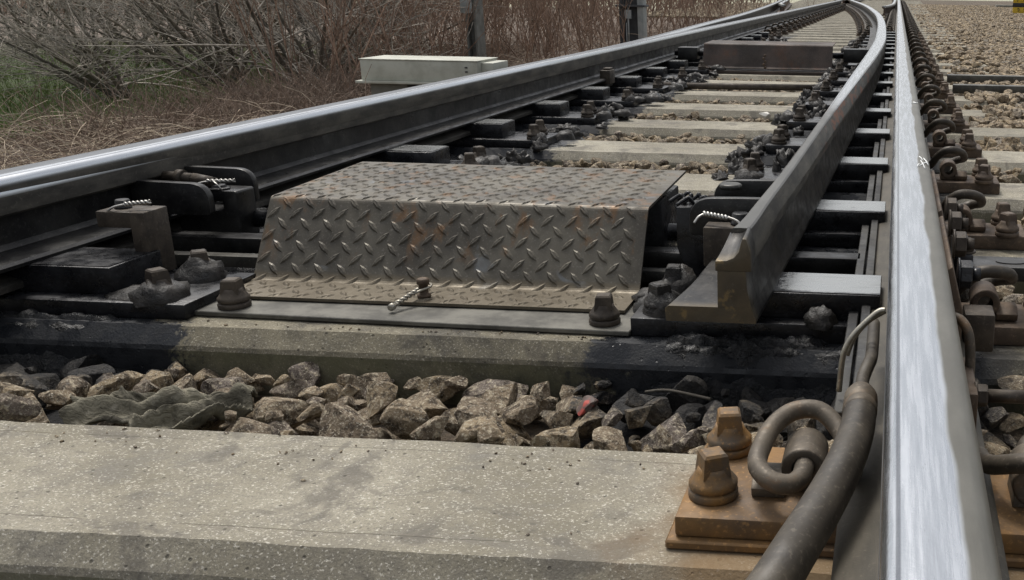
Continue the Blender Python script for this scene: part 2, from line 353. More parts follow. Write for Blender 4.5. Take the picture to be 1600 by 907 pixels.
M['twig_red'] = m_plain('red_brown_bark', (.20, .135, .10), (.34, .25, .195))
M['straw'] = m_plain('dead_stalks', (.34, .28, .21), (.55, .48, .38))
M['bramble'] = m_plain('brown_bramble', (.13, .097, .075), (.29, .225, .18))
M['grass'] = m_plain('green_grass_blades', (.09, .135, .035), (.20, .26, .09))
s = N('cream_enamel'); x, y, z = s.xyz(); c = s.mix(s.step(s.noise(9, 5, .65), .4, .7), (.47, .475, .41), (.37, .37, .31)); c = s.mix(s.step(s.noise(40, 4, .7), .62, .72, 0, .6), c, (.25, .23, .16))
M['cream'] = s.out(c, .55, 0, s.bump(s.noise(30, 4), .1, .002))
s = N('grey_concrete_footing'); M['footing'] = s.out(s.mix(s.noise(20, 5), (.12, .12, .10), (.22, .21, .18)), .9)
s = N('yellow_sign_paint'); M['yellow'] = s.out(s.mix(s.step(s.noise(25, 5), .4, .7), (.62, .42, .02), (.45, .30, .03)), .5)
s = N('black_sign_paint'); M['blackpaint'] = s.out((.02, .02, .02), .5)
s = N('mouldy_cloth'); c = s.mix(s.step(s.noise(18, 5, .6), .35, .65), (.045, .04, .028), (.25, .23, .17)); c = s.mix(s.step(s.noise(70, 4), .55, .7, 0, .6), c, (.27, .25, .20))
M['cloth'] = s.out(c, .9, 0, s.bump(s.voro(260), .4, .001, s.bump(s.noise(1, 4, .6, vec=s.scl((50, 130, 90)), dist=1.5), 1, .006)))
s = N('white_chalk'); M['chalk'] = s.out((.78, .8, .8), .8)
s = N('white_quartz'); M['white_stone'] = s.out(s.mix(s.noise(40, 4), (.62, .60, .55), (.8, .78, .74)), .7, 0, s.bump(s.noise(60, 4), .4, .003))
s = N('red_marked_stone'); M['red_stone'] = s.out(s.mix(s.step(s.noise(45, 4, dist=.5), .54, .64), (.10, .07, .06), (.38, .06, .045)), .7, 0, s.bump(s.noise(60, 4), .5, .004))

# ------------------------------------------------------------------ measures
ZS = -.205                      # sleeper top, rail top is 0
Y0, D = .826, .60               # first sleeper's front edge, spacing
SW = .236
def sc_(n): return Y0+D*n+SW/2
def interp(tab):
    xs = [a for a, b in tab]; ys = [b for a, b in tab]
    def f(y):
        # smooth (cubic hermite) interpolation
        if y <= xs[0]: return ys[0]+(y-xs[0])*(ys[1]-ys[0])/(xs[1]-xs[0])
        if y >= xs[-1]: return ys[-1]+(y-xs[-1])*(ys[-1]-ys[-2])/(xs[-1]-xs[-2])
        i = max(j for j in range(len(xs)-1) if xs[j] <= y)
        def sl(j):
            if j == 0: return (ys[1]-ys[0])/(xs[1]-xs[0])
            if j == len(xs)-1: return (ys[-1]-ys[-2])/(xs[-1]-xs[-2])
            return (ys[j+1]-ys[j-1])/(xs[j+1]-xs[j-1])
        h = xs[i+1]-xs[i]; t = (y-xs[i])/h
        return (2*t**3-3*t*t+1)*ys[i]+(t**3-2*t*t+t)*h*sl(i)+(-2*t**3+3*t*t)*ys[i+1]+(t**3-t*t)*h*sl(i+1)
    return f
bladeX = interp([(1.33, -.236), (1.41, -.2265), (1.46, -.2215), (1.6, -.2169), (1.96, -.2045), (2.7, -.1895), (3.8, -.1700), (4.9, -.153), (6.0, -.142), (7.1, -.141), (10.4, -.192), (13.9, -.310), (20, -.655), (27.5, -1.235)])
outerX = interp([(-1, -1.445), (5.5, -1.450), (8.9, -1.62), (12.4, -1.79), (17.4, -2.13), (25.8, -2.80), (34, -3.55), (45, -4.75)])

# ------------------------------------------------------------------ ground, bed
mb = MB()
xs = [-300, -120, -60, -40, -26, -18, -14, -11, -9, -7.5, -6.5, -5.5, -4.8, -4.2, -3.6, -3.2, -2.9, -2.6, -2.35, 6, 20, 60, 300]
ys = [-30, -8, -3, 0, 2, 3.5, 5, 6.5, 8, 9.5, 11, 13, 15, 17, 20, 24, 30, 38, 50, 80, 140, 300, 900]
def gz(x, y):
    z = -.36 if x > -2.5 else -.36-.36*min(1, (-2.5-x)/1.3)
    if x < -5: z -= .10*min(1, (-5-x)/2)
    if x < -3: z += .07*noise.noise(Vector((x*.8, y*.8, 0)))
    if x > 6: z = -.5
    return z
vs = [(x, y, gz(x, y)) for y in ys for x in xs]; nx = len(xs)
mb.add(vs, [(j*nx+i, j*nx+i+1, (j+1)*nx+i+1, (j+1)*nx+i) for j in range(len(ys)-1) for i in range(nx-1)], 0, True)
tag(mb.build('ground', M['ground']), kind='structure')
mb = MB(); mb.box(-2.3, 7, -1.5, 60, -.5, -.305)
tag(mb.build('ballast_bed', M['bed']), kind='structure')

# ------------------------------------------------------------------ sleepers
ordinal = ['nearest', 'second', 'third', 'fourth', 'fifth', 'sixth', 'seventh', 'eighth', 'ninth', 'tenth', 'eleventh', 'twelfth']
def sleeper_mesh(x0, x1, y0):
    b = MB(); y1 = y0+SW
    prof = [(y0-.032, -.42), (y0-.025, ZS-.032), (y0-.022, ZS-.025), (y0, ZS), (y1, ZS), (y1+.012, ZS-.012), (y1+.020, -.42)]
    # subdivided along x with slightly chipped arrises
    n = int((x1-x0)/.02) if y0 < 3 else int((x1-x0)/.06)
    pts = []
    for i in range(n+1):
        x = x0+(x1-x0)*i/n
        for k, (py, pz) in enumerate(prof):
            j = noise.noise(Vector((x*9, k*3.1, y0*5)))*.0010 + noise.noise(Vector((x*45, k*1.7, y0*3)))*.0007
            pts.append((x, py+(j*1.6 if k in (2, 3, 4) else 0), pz+(j if k in (2, 3, 4) else 0)))
    m = len(prof)
    b.add(pts, [(i*m+k, (i+1)*m+k, (i+1)*m+(k+1) % m, i*m+(k+1) % m) for i in range(n) for k in range(m)])
    b.f.append(list(range(m))); b.m.append(0); b.sm.append(False); b.f.append([n*m+k for k in range(m)][::-1]); b.m.append(0); b.sm.append(False)
    return b
special = {0: 'broad concrete sleeper nearest the camera, pale with an ochre rust stain at its right end',
           1: 'second concrete sleeper from the camera, carrying the bolted strip under the tread plate cover',
           2: 'concrete sleeper mostly hidden beneath the tread plate cover', 3: 'concrete sleeper just behind the back edge of the tread plate cover'}
sl_proto = None
for n in range(0, 74):
    y0 = Y0+D*n
    xl = -2.02-max(0, (y0-9))*.055 if n > 3 else -2.02
    xr = .66+.006*max(0, n-24)
    if n < 4:
        o = sleeper_mesh(-2.02, .66, y0).build('concrete_sleeper', M['concrete_front'] if n == 0 else M['concrete_grimy'] if n < 3 else M['concrete'])
        tag(o, special[n], 'sleeper', 'concrete sleepers under the track'); 
        me = o.data; me.transform(Matrix.Translation((0, -y0, 0))); o.location = (0, y0, 0)
    else:
        if sl_proto is None:
            o = sl_proto = sleeper_mesh(-2.02, .66, y0).build('concrete_sleeper', M['concrete']); o.data.transform(Matrix.Translation((-.66, -y0, 0)))
        else: o = sl_proto.copy(); COL.objects.link(o)
        o.location = (.66+max(0, xr-.66), y0+.012*math.sin(n*7.3), 0); o.scale = ((xr-xl)/2.68, 1, 1)
        if n < 12: lab = 'concrete sleeper with greasy black ends, %s one counted from the camera' % ordinal[n] if n < 9 else ('sleeper hidden under the far dark cover' if n == 9 else 'sleeper %s of the row, just beyond the far dark cover' % ordinal[n])
        elif n < 20: lab = 'narrow looking pale sleeper between the far cover and the row of spring clips'
        elif n < 44: lab = 'thin pale sleeper line in the distant run towards the crossing nose'
        else: lab = 'faint sleeper in the farthest stretch of track beyond the crossing'
        tag(o, lab, 'sleeper', 'concrete sleepers under the track')

# ------------------------------------------------------------------ rails
HEAD = [(.0005, -.044, -.03), (0, -.036, -.02), (0, -.0145, -.008), (.0018, -.0075, -.002), (.0065, -.0028, .003), (.0125, -.001, .009), (.024, -.0002, .021), (.036, 0, .033), (.048, -.0002, .045),
        (.0595, -.001, .056), (.0655, -.0028, .062), (.0702, -.0075, .069), (.072, -.0145, .075), (.072, -.036, -.02), (.0715, -.044, -.03), (.048, -.0515, -.04), (.024, -.0515, -.04)]
WEB = [(.0278, -.0515, -1), (.0278, -.060, -1), (.0278, -.110, -1), (.0255, -.132, -1), (.016, -.1465, -1), (.056, -.1465, -1), (.0465, -.132, -1), (.0442, -.110, -1), (.0442, -.060, -1), (.0442, -.0515, -1)]
FOOT = [(-.039, -.172, -1), (-.039, -.162, -1), (-.034, -.158, -1), (.005, -.1505, -1), (.016, -.1467, -1), (.056, -.1467, -1), (.067, -.1505, -1), (.106, -.158, -1), (.111, -.162, -1), (.111, -.172, -1)]
def sweep(stations, prof_fn):
    """stations: list of (x, y, side) ; prof_fn(y) -> list of (lx, z, lat)"""
    b = MB(); m = None; vs = []; lat = []
    for (x, y, sd_) in stations:
        pr = prof_fn(y); m = len(pr)
        for lx, z, la in pr: vs.append((x+sd_*lx, y, z)); lat.append(la)
    n = len(stations)
    b.add(vs, [(i*m+k, i*m+(k+1) % m, (i+1)*m+(k+1) % m, (i+1)*m+k) for i in range(n-1) for k in range(m)], 0, True)
    b.f.append(list(range(m))[::-1]); b.m.append(0); b.sm.append(False); b.f.append([(n-1)*m+k for k in range(m)]); b.m.append(0); b.sm.append(False)
    b.lat = dict(enumerate(lat)); return b
def rail(name, label, cat, fx, y0, y1, side, mat, steps, group=None, parts=True, mat_body=None):
    t = thing(name, label, cat, (fx(y0), y0, 0), group)
    st = [(fx(y0+(y1-y0)*(i/steps)**1.4), y0+(y1-y0)*(i/steps)**1.4, side) for i in range(steps+1)]
    for nm, pr in (('rail_head', HEAD), ('rail_web', WEB), ('rail_foot', FOOT)):
        o = sweep(st, lambda y, pr=pr: pr).build(nm, mat if nm == 'rail_head' or not mat_body else mat_body, t)
        o.data.set_sharp_from_angle(angle=R(35))
    return t
RR0 = rail('stock_rail', 'straight steel rail at the right with a broad silver running band, nearest the camera', 'rail', lambda y: 0, -.6, 70, 1, M['rail_right'], 60)
b = MB()
for x0, y0, x1, y1 in ((.050, 1.88, .066, 1.93), (.054, 1.94, .060, 1.86), (.060, 1.97, .067, 1.90), (.052, 1.99, .058, 1.95), (.046, 1.87, .050, 1.91)):
    b.tube([(x0, y0, .0002), ((x0+x1)/2, (y0+y1)/2+.004, .0003), (x1, y1, -.0008)], .0012, 5)
for x0, y0, x1, y1 in ((.050, 2.95, .066, 2.97), (.054, 2.985, .064, 2.965)): b.tube([(x0, y0, .0002), (x1, y1, -.0006)], .0016, 5)
b.build('chalk_mark', M['chalk'], RR0)
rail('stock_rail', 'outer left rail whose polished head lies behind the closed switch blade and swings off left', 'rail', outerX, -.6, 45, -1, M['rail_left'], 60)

# left closed switch blade: straight, planed thin at the tip
def sm(a, b, y):
    t = min(1, max(0, (y-a)/(b-a))); return t*t*(3-2*t)
def left_head(y):
    k = sm(1.5, 6.5, y); top = -.016*(1-sm(1.6, 4.6, y)); wd = .012+.058*k
    return [(.004, -.0640, -1), (.0, -.060, -1), (0, top-.016, -.008), (.002, top-.007, -.002), (.005, top-.0015, .004), (wd*.5, top, wd*.5), (wd-.002, top-.0015, wd-.003), (wd, top-.006, -1), (wd, -.060, -1)]
def left_web(y): return [(.018, -.064, -1), (.020, -.074, -1), (.020, -.1125, -1), (.012, -.1205, -1), (.046, -.1205, -1), (.046, -.1125, -1), (.046, -.074, -1), (.046, -.064, -1)]
def left_foot(y): return [(-.052, -.134, -1), (-.053, -.128, -1), (-.048, -.1235, -1), (.012, -.1207, -1), (.040, -.1207, -1), (.040, -.134, -1)]
t = thing('switch_blade', 'closed left switch blade lying tight against the outer left rail', 'switch blade', (-1.435, 1.3, 0))
st = [(-1.435-.0*y, y, -1) for y in [1.30+ (27.3-1.3)*(i/60)**1.6 for i in range(61)]]
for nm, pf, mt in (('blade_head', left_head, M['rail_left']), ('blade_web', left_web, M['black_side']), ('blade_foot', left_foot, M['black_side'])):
    # mirror so that positive lx points outward (left)
    o = sweep(st, pf).build(nm, mt, t); o.data.set_sharp_from_angle(angle=R(30))

# right open switch blade: heavy unsymmetrical section
WT = interp([(1.3, .038), (1.45, .027), (1.7, .023), (2.2, .021), (2.7, .025), (3.3, .034), (3.8, .042), (4.9, .057), (6.2, .069), (7.2, .072), (9, .072)])
WS = interp([(1.3, .006), (1.7, .008), (2.2, .012), (2.7, .013), (3.3, .0125), (3.8, .0115), (4.9, .009), (6.2, .003), (7.2, .0005), (9, .0005)])
def rb_head(y):
    k = sm(2.2, 6.8, y); top = -.016+.0155*sm(1.45, 4.4, y)
    wt = WT(y)       # width of the flat top
    ws = WS(y)       # planed slope
    zl = -.050
    R_ = wt+ws
    e = .003
    return [(.004*k*3, -.060, -1), (0, -.050, -1), (0, top-.012, -.006), (.0015, top-.004, -.001), (.005, top-.0005, .004), (wt*.5, top, wt*.5), (wt-e, top-.0003, wt-e), (wt, top-.002-.006*k, wt), (R_, zl+.006, -1), (R_+.0005, zl, -1), (R_-.022*k, -.060, -1)]
def rb_web(y):
    k = sm(3.0, 8.0, y); hd = rb_head(y); xr = hd[-1][0]
    wl = .003+.018*sm(2.6, 6.0, y)
    return [(wl, -.060, -1), (wl, -.085, -1), (wl, -.1115, -1), (xr+.008, -.1115, -1), (xr+.002, -.085, -1), (xr, -.060, -1)]
def rb_foot(y):
    xr = rb_head(y)[-1][0]
    return [(-.070, -.134, -1), (-.071, -.116, -1), (-.066, -.112, -1), (.003, -.1117, -1), (xr+.008, -.1117, -1), (xr+.014, -.128, -1), (xr+.014, -.134, -1)]
t = thing('switch_blade', 'open right switch blade with a dusty cut tip, curving left towards the crossing', 'switch blade', (-.2, 1.33, 0))
ysb = [1.405+(27.8-1.405)*(i/90)**1.5 for i in range(91)]
o = sweep([(bladeX(y), y, 1) for y in ysb], rb_head).build('blade_head', M['blade_top'], t); o.data.set_sharp_from_angle(angle=R(11))
ysb2 = [1.33]+ysb
o = sweep([(bladeX(y), y, 1) for y in ysb2], rb_web).build('blade_web', M['blade_body'], t); o.data.set_sharp_from_angle(angle=R(11))
o = sweep([(bladeX(y), y, 1) for y in ysb2], rb_foot).build('blade_foot', M['blade_body'], t, 0); o.data.set_sharp_from_angle(angle=R(11))
# the cut tip: block with a scooped nub
xb = bladeX(1.33)
b = MB(); secs = []
for q in range(5):
    k = q/4; y = 1.330+.078*k; xg = bladeX(y); w_ = .043+(WT(1.408)-.043)*k; zt = -.046+.024*k**1.3; zn = -.0135-.001*k
    secs.append([(xg, y, -.060), (xg, y, zt), (xg+w_*.36, y, zt+.001), (xg+w_*.60, y, zt+(zn-zt)*.16), (xg+w_*.76, y, zt+(zn-zt)*.42), (xg+w_*.83, y, zt+(zn-zt)*.8), (xg+w_*.88, y, zn), (xg+w_, y, zn-.001), (xg+w_+.006, y, -.036), (xg+w_+.0065, y, -.060)])
m = 10; b.add([v for s_ in secs for v in s_], [(i*m+k, i*m+(k+1) % m, (i+1)*m+(k+1) % m, (i+1)*m+k) for i in range(4) for k in range(m)])
b.f.append(list(range(m))[::-1]); b.m.append(0); b.sm.append(False); b.f.append([4*m+k for k in range(m)]); b.m.append(0); b.sm.append(False)
b.build('blade_tip', M['blade_body'], t, .0012)

# crossing nose, wing rails, check rails
f2 = interp([(24.5, -1.47), (27.5, -1.44), (29, -1.40), (31, -1.385), (46, -1.39)])
rail('crossing_rail', 'distant crossing rail running on from the end of the left blade', 'rail', lambda y: -1.435, 28.4, 60, -1, M['rail_rust'], 14)
rail('crossing_rail', 'distant crossing rail continuing the curved route beyond the open blade', 'rail', lambda y: -1.31-(y-28.6)*.085, 28.6, 48, 1, M['rail_rust'], 14)
chk = interp([(19.0, -.30), (19.9, -.215), (21.5, -.145), (23, -.118), (31, -.118), (33, -.20)])
rail('check_rail', 'short dark brown check rail with flared end beside the straight right rail', 'rail', chk, 19.2, 33, 1, M['rail_rust'], 22)
chk2 = lambda y: outerX(y)+.050+.12*max(0, (20.6-y)/1.6)**1.2 if y < 20.6 else outerX(y)+.050
rail('check_rail', 'short dark brown check rail with flared end beside the outer left rail', 'rail', lambda y: chk2(y)+.075, 19.0, 31, -1, M['rail_rust'], 22)

# ------------------------------------------------------------------ fastenings
def screw(b, x, y, z, s=1., rot=None):
    rot = rnd.uniform(0, 1.5) if rot is None else rot
    b.lathe([(.0245*s, 0), (.0250*s, .002*s), (.0250*s, .007*s), (.0238*s, .0085*s), (.0212*s, .009*s), (.0212*s, .0105*s), (.0240*s, .011*s), (.0245*s, .0125*s), (.0245*s, .0165*s), (.0225*s, .0190*s), (.0195*s, .0230*s), (.0165*s, .0275*s), (.0150*s, .032*s)], (x, y, z), 22)
    a = .0142*s; h0, h1, h2 = .024*s, .045*s, .0475*s
    c, sn = math.cos(rot), math.sin(rot)
    def q(u, v, h): return (x+u*c-v*sn, y+u*sn+v*c, z+h)
    vs = [q(u*a, v*a, h0) for u, v in ((-1, -1), (1, -1), (1, 1), (-1, 1))] + [q(u*a*.84, v*a*.84, h1) for u, v in ((-1, -1), (1, -1), (1, 1), (-1, 1))] + [q(u*a*.68, v*a*.68, h2) for u, v in ((-1, -1), (1, -1), (1, 1), (-1, 1))]
    b.add(vs, [(i, (i+1) % 4, 4+(i+1) % 4, 4+i) for i in range(4)]+[(4+i, 4+(i+1) % 4, 8+(i+1) % 4, 8+i) for i in range(4)]+[(8, 9, 10, 11), (3, 2, 1, 0)])
def smooth_path(pts, k=5):
    P = [Vector(p) for p in pts]; out = []
    for i in range(len(P)-1):
        p0 = P[max(i-1, 0)]; p1 = P[i]; p2 = P[i+1]; p3 = P[min(i+2, len(P)-1)]
        for j in range(k):
            t_ = j/k; out.append(.5*((2*p1)+(p2-p0)*t_+(2*p0-5*p1+4*p2-p3)*t_*t_+(3*p1-p0-3*p2+p3)*t_**3))
    out.append(P[-1]); return out
CLIP = [(-.074, .975, -.142), (-.076, .93, -.143), (-.078, .898, -.144), (-.088, .880, -.142), (-.106, .880, -.136), (-.121, .902, -.128), (-.120, .935, -.117), (-.112, .965, -.103), (-.094, .990, -.093), (-.068, .995, -.093), (-.047, .978, -.112), (-.036, .955, -.133), (-.030, .935, -.1435), (-.028, .918, -.146)]
def mirrored(pts, yc, flip):
    # flip: rotate half a turn about the rail's axis point (.036, yc)
    return [((.072-x) if flip else x, (2*yc-y) if flip else y, z) for x, y, z in pts]
def clip_part(parent, yc, flip, mat, dx=0, sq=1.):
    yc0 = .944
    pts = [(x+dx, y-yc0+yc, -.144+(z+.144)*(sq if z > -.144 else 1)) for x, y, z in CLIP]; pts = mirrored(pts, yc, flip)
    b = MB(); b.tube(smooth_path(pts, 5), .0100, 12); return b.build('spring_clip', mat, parent)
def shoulder_part(parent, yc, flip, mat, dx=0):
    b = MB(); f = (lambda x: .072-x) if flip else (lambda x: x)
    g = (lambda y: 2*yc-y) if flip else (lambda y: y)
    xc = f(-.078+dx); ya, yb = g(yc-.022), g(yc+.034)
    # round housing: thick-walled sleeve the clip's leg goes into
    y_a, y_b = min(ya, yb), max(ya, yb); L_ = y_b-y_a
    b.lathe([(.0118, .001), (.0145, 0), (.0205, 0), (.0225, .002), (.0225, L_-.002), (.0205, L_), (.0145, L_), (.0118, L_-.001), (.0118, .001)], (xc, y_a, -.148), 26, axis='y', caps=False)
    b.prism([(xc-.021, -.173), (xc+.021, -.173), (xc+.0195, -.160), (xc-.0195, -.160)], 'y', y_a+.003, y_b-.003)
    # flared rests in front and at the outer side
    xo = f(-.128+dx); xi = f(-.095+dx); xa, xbb = min(xo, xi), max(xo, xi)
    prof = [(-.026, -.173), (-.030, -.162), (-.012, -.154), (.012, -.154), (.030, -.162), (.026, -.173)]
    b.prism([(yc+u-.010, z) for u, z in prof], 'x', xa, xbb)
    return b.build('clip_shoulder', mat, parent, .0015)
def fastening(name, label, yc, x0, x1, mats, group, screws, clips, plate_w=.135, sq=1.):
    mp, ms, mc, msh = mats
    t = thing(name, label, 'rail fastening', (0, yc, ZS), group)
    MB().box(x0-.008, x1+.008, yc-plate_w/2-.008, yc+plate_w/2+.008, ZS+.0005, ZS+.010).build('rubber_pad', mp, t, .002, 1)
    MB().box(x0, x1, yc-plate_w/2, yc+plate_w/2, ZS+.0102, ZS+.032).build('base_plate', mp, t, .003)
    for sx, sy in screws:
        b = MB(); screw(b, sx, yc+sy, ZS+.032); b.build('coach_screw', ms, t)
    for fl, dx in clips:
        shoulder_part(t, yc, fl, msh, dx); clip_part(t, yc, fl, mc, dx, sq)
    return t
G1 = 'rail fastenings with spring clips outside the right rail'
# the near, ochre one under the right rail on the front sleeper (two screws each side, clip each side)
fastening('rail_fastening', 'ochre rusted base plate with square-headed screws and looped clip on the nearest sleeper', sc_(0), -.196, .268,
          (M['ochre'], M['ochre_bolt'], M['clip'], M['clip']), G1, [(-.166, -.036), (-.166, .066), (.238, -.05), (.238, .05)], [(False, 0), (True, 0)], .165, .58)

# right side slide chairs with outer clip
def chair_right(n, label, slide_x):
    yc = sc_(n); t = thing('slide_chair', label, 'slide chair', (0, yc, ZS), 'slide chairs of the right switch blade')
    xl = slide_x-.145
    MB().box(xl, -.0395, yc-.085, yc+.085, ZS+.0005, ZS+.030).build('base_plate', M['black'], t, .003)
    MB().box(-.0393, .285, yc-.062, yc+.062, ZS+.0005, ZS+.030).build('outer_plate', M['plate_brown'], t, .003)
    b = MB(); b.box(slide_x, -.0105, yc-.058, yc+.058, ZS+.030, -.1342); b.build('slide_block', [M['black'], M['slide']], t, .002)
    b = MB(); b.box(slide_x+.004, -.0115, yc-.054, yc+.054, -.1341, -.1330)
    b.build('slide_face', M['slide'], t)
    for sy in (-.052, .052):
        b = MB(); screw(b, xl+.040, yc+sy, ZS+.030); b.build('coach_screw', M['dark_bolt'] if n > 1 else M['crust'], t)
        b = MB(); screw(b, .243, yc+sy, ZS+.030); b.build('coach_screw', M['rusty_bolt'], t)
    shoulder_part(t, yc, True, M['plate_brown']); clip_part(t, yc, True, M['clip_dark'])
    return t
words = {1: 'beneath the cut tip of the open blade', 2: 'second behind the open blade tip', 3: 'third behind the open blade tip', 4: 'fourth behind the open blade tip', 5: 'fifth behind the open blade tip', 6: 'sixth behind the open blade tip', 7: 'seventh behind the open blade tip'}
chR = {}
for n in range(1, 18):
    lab = 'black greasy slide chair under the right rail, ' + words[n] if n in words else 'small dark slide chair in the far part of the right row, beside the blade bend'
    if n <= 7: chR[n] = chair_right(n, lab, bladeX(sc_(n))-(.085 if n > 1 else .028))
    else: dup(chR[7], (0, sc_(n), ZS), lab)
for n in range(18, 62):
    if n == 18:
        pf = fastening('rail_fastening', '', sc_(n), -.20, .268, (M['plate_brown'], M['dark_bolt'], M['clip_dark'], M['plate_brown']), G1, [(-.166, -.05), (-.166, .05), (.238, -.05), (.238, .05)], [(False, 0), (True, 0)])
        o = pf
    else: o = dup(pf, (0, sc_(n), ZS))
    o['label'] = 'dark clip fastening in the distant row beside the right rail, before the check rail' if n < 31 else 'tiny clip fastening of the right rail beyond the flared check rail'
# left slide chairs
def chair_left(n, label):
    yc = sc_(n) ; t = thing('slide_chair', label, 'slide chair', (0, yc, ZS), 'slide chairs of the left switch blade')
    xr = -1.246 if n == 1 else -1.285+(.03 if n < 4 else 0)
    xe = xr+.145
    MB().box(-1.62, xe, yc-.095, yc+.095, ZS+.0005, ZS+.026).build('base_plate', M['black'], t, .003)
    b = MB(); b.box(-1.475, xr, yc-.058, yc+.062, ZS+.026, -.1342); b.build('slide_block', M['black'], t, .002)
    MB().box(-1.472, xr-.004, yc-.054, yc+.058, -.1341, -.1330).build('slide_face', M['slide'] if n > 1 else M['black'], t)
    for sy, dx in ((-.062, -.026 if n == 1 else 0), (.055, -.036 if n == 1 else -.02)):
        b = MB(); screw(b, xe-.036+dx, yc+sy, ZS+.026); b.build('coach_screw', M['dark_bolt'], t)
    return t
wl = {1: 'nearest the camera at the left, thick with black grease', 3: 'first seen beyond the tread plate cover', 4: 'second seen beyond the tread plate cover', 5: 'third seen beyond the tread plate cover', 6: 'fourth seen beyond the tread plate cover', 7: 'fifth seen beyond the tread plate cover'}
chL = {}
for n in [1]+list(range(3, 17)):
    lab = 'slide chair under the left blade, ' + wl[n] if n in wl else 'small black slide chair of the left row near the far cover'
    if n <= 4: chL[n] = chair_left(n, lab)
    else: dup(chL[4], (0, sc_(n), ZS), lab)
# rows of clips on the inner sides farther on
G2 = 'clip fastenings along the inner side of the left rail'
for n in range(17, 45):
    yc = sc_(n); lab = 'brown spring clip fastening in the far row inside the left rail'
    if n == 17:
        pl = fastening('rail_fastening', lab, yc, -.215, .11, (M['plate_brown'], M['dark_bolt'], M['clip_dark'], M['plate_brown']), G2, [(-.180, -.05), (-.180, .05)], [(False, 0)])
        pl.location = (-1.435, yc, ZS); pl.rotation_euler = (0, 0, math.pi)
    else: dup(pl, (-1.435, yc, ZS), lab, math.pi, G2)
G3 = 'clip fastenings along the inner side of the curved blade rail'
for n in range(18, 44):
    yc = sc_(n); dup(pl, (bladeX(yc), yc, ZS), 'brown spring clip fastening in the far row inside the curved rail', math.atan((bladeX(yc-.5)-bladeX(yc+.5))), G3)

# ------------------------------------------------------------------ checker plate cover
def rounded(pts, r, k=4):
    out = []
    for i, p in enumerate(pts):
        if i in (0, len(pts)-1): out.append(Vector(p)); continue
        a = Vector(pts[i-1]); c = Vector(pts[i+1]); p = Vector(p)
        d1 = (a-p).normalized(); d2 = (c-p).normalized(); ang = d1.angle(d2); L = min(r/math.tan(ang/2), .45*(a-p).length, .45*(c-p).length)
        for j in range(k+1):
            t_ = j/k; q0 = p+d1*L; q1 = p+d2*L; out.append((1-t_)**2*q0+2*t_*(1-t_)*p+t_*t_*q1)
    return out
def cover(xl, xr, prof, thick, skewl=0, lugs=True):
    """bent sheet: prof = (y,z) polyline; returns MB"""
    b = MB(); P = rounded(prof, .016); S = [0]
    for i in range(1, len(P)): S.append(S[-1]+(P[i]-P[i-1]).length)
    n = len(P); nn = []
    for i in range(n):
        t_ = (P[min(i+1, n-1)]-P[max(i-1, 0)]).normalized(); nn.append(Vector((-t_.y, t_.x)))
    def xof(x, s_):
        return x
    vs = []
    for i in range(n):
        for x in (xl, xr):
            vs.append((x+(skewl*(S[i]/S[-1]) if x == xl else 0), P[i].x, P[i].y))
            q = P[i]-nn[i]*thick; vs.append((x+(skewl*(S[i]/S[-1]) if x == xl else 0), q.x, q.y))
    fs = []
    for i in range(n-1):
        a = 4*i; c = a+4
        fs += [(a, c, c+2, a+2), (a+1, a+3, c+3, c+1), (a, a+1, c+1, c), (a+2, c+2, c+3, a+3)]
    fs += [(0, 2, 3, 1), (4*(n-1), 4*(n-1)+1, 4*(n-1)+3, 4*(n-1)+2)]
    b.add(vs, fs, 0, False)
    def at(s_):
        i = max(j for j in range(n-1) if S[j] <= s_+1e-9); t_ = (s_-S[i])/(S[i+1]-S[i]); return P[i].lerp(P[i+1], t_), nn[i].lerp(nn[i+1], t_).normalized()
    if lugs:
        sp = .0415; rows = int(S[-1]/(sp*.5)); r_ = random.Random(3)
        for iy in range(rows+1):
            for ix in range(int((xr-xl)/sp)+2):
                s_ = .012+iy*sp*.5; x = xl+.012+ix*sp+(sp*.5 if iy % 2 else 0)
                if s_ > S[-1]-.008 or x > xr-.012: continue
                ang = R(48) if iy % 2 == 0 else R(132); L = .0170; W = .0058; H = .0026
                ca, sa = math.cos(ang), math.sin(ang)
                out = [(-L, 0, 0), (-L*.5, -W*.75, 0), (0, -W, 0), (L*.5, -W*.75, 0), (L, 0, 0), (L*.5, W*.75, 0), (0, W, 0), (-L*.5, W*.75, 0),
                       (-L*.62, 0, H*.8), (-L*.3, -W*.35, H), (L*.3, -W*.35, H), (L*.62, 0, H*.8), (L*.3, W*.35, H), (-L*.3, W*.35, H)]
                vs = []
                for u, v, h in out:
                    uu = u*ca-v*sa; vv = u*sa+v*ca
                    ss = min(max(s_+vv, 0), S[-1]-1e-6); p_, n_ = at(ss); q = p_+n_*(h-.0002 if h == 0 else h); vs.append((min(max(x+uu, xl), xr), q.x, q.y))
                b.add(vs, [(0, 1, 9, 8), (1, 2, 10, 9), (2, 3, 10), (3, 4, 11, 10), (4, 5, 12, 11), (5, 6, 12), (6, 7, 13, 12), (7, 0, 8, 13), (8, 9, 10, 11, 12, 13)], 0, False)
    return b
def twist(b, p0, p1, r, turns, sag=0, n=40, off=None):
    p0 = Vector(p0); p1 = Vector(p1); ax = (p1-p0); t_ = ax.normalized(); u = t_.orthogonal().normalized(); v = t_.cross(u)
    for ph in (0, math.pi):
        pts = []
        for i in range(n+1):
            f = i/n; a = ph+f*turns*2*math.pi; rr = r*1.05
            pts.append(p0+ax*f+u*math.cos(a)*rr+v*math.sin(a)*rr+Vector((0, 0, sag*math.sin(math.pi*f))))
        b.tube(pts, r, 6)
t = thing('tread_plate_cover', 'rusty tread plate cover bent over the point lock, in the middle of the track', 'cover', (-.76, 1.6, ZS))
b = cover(-1.105, -.420, [(1.535, -.1885), (1.632, -.1885), (1.716, -.058), (2.045, -.050)], .005, 0)
b.build('cover_panel', M['tread'], t)
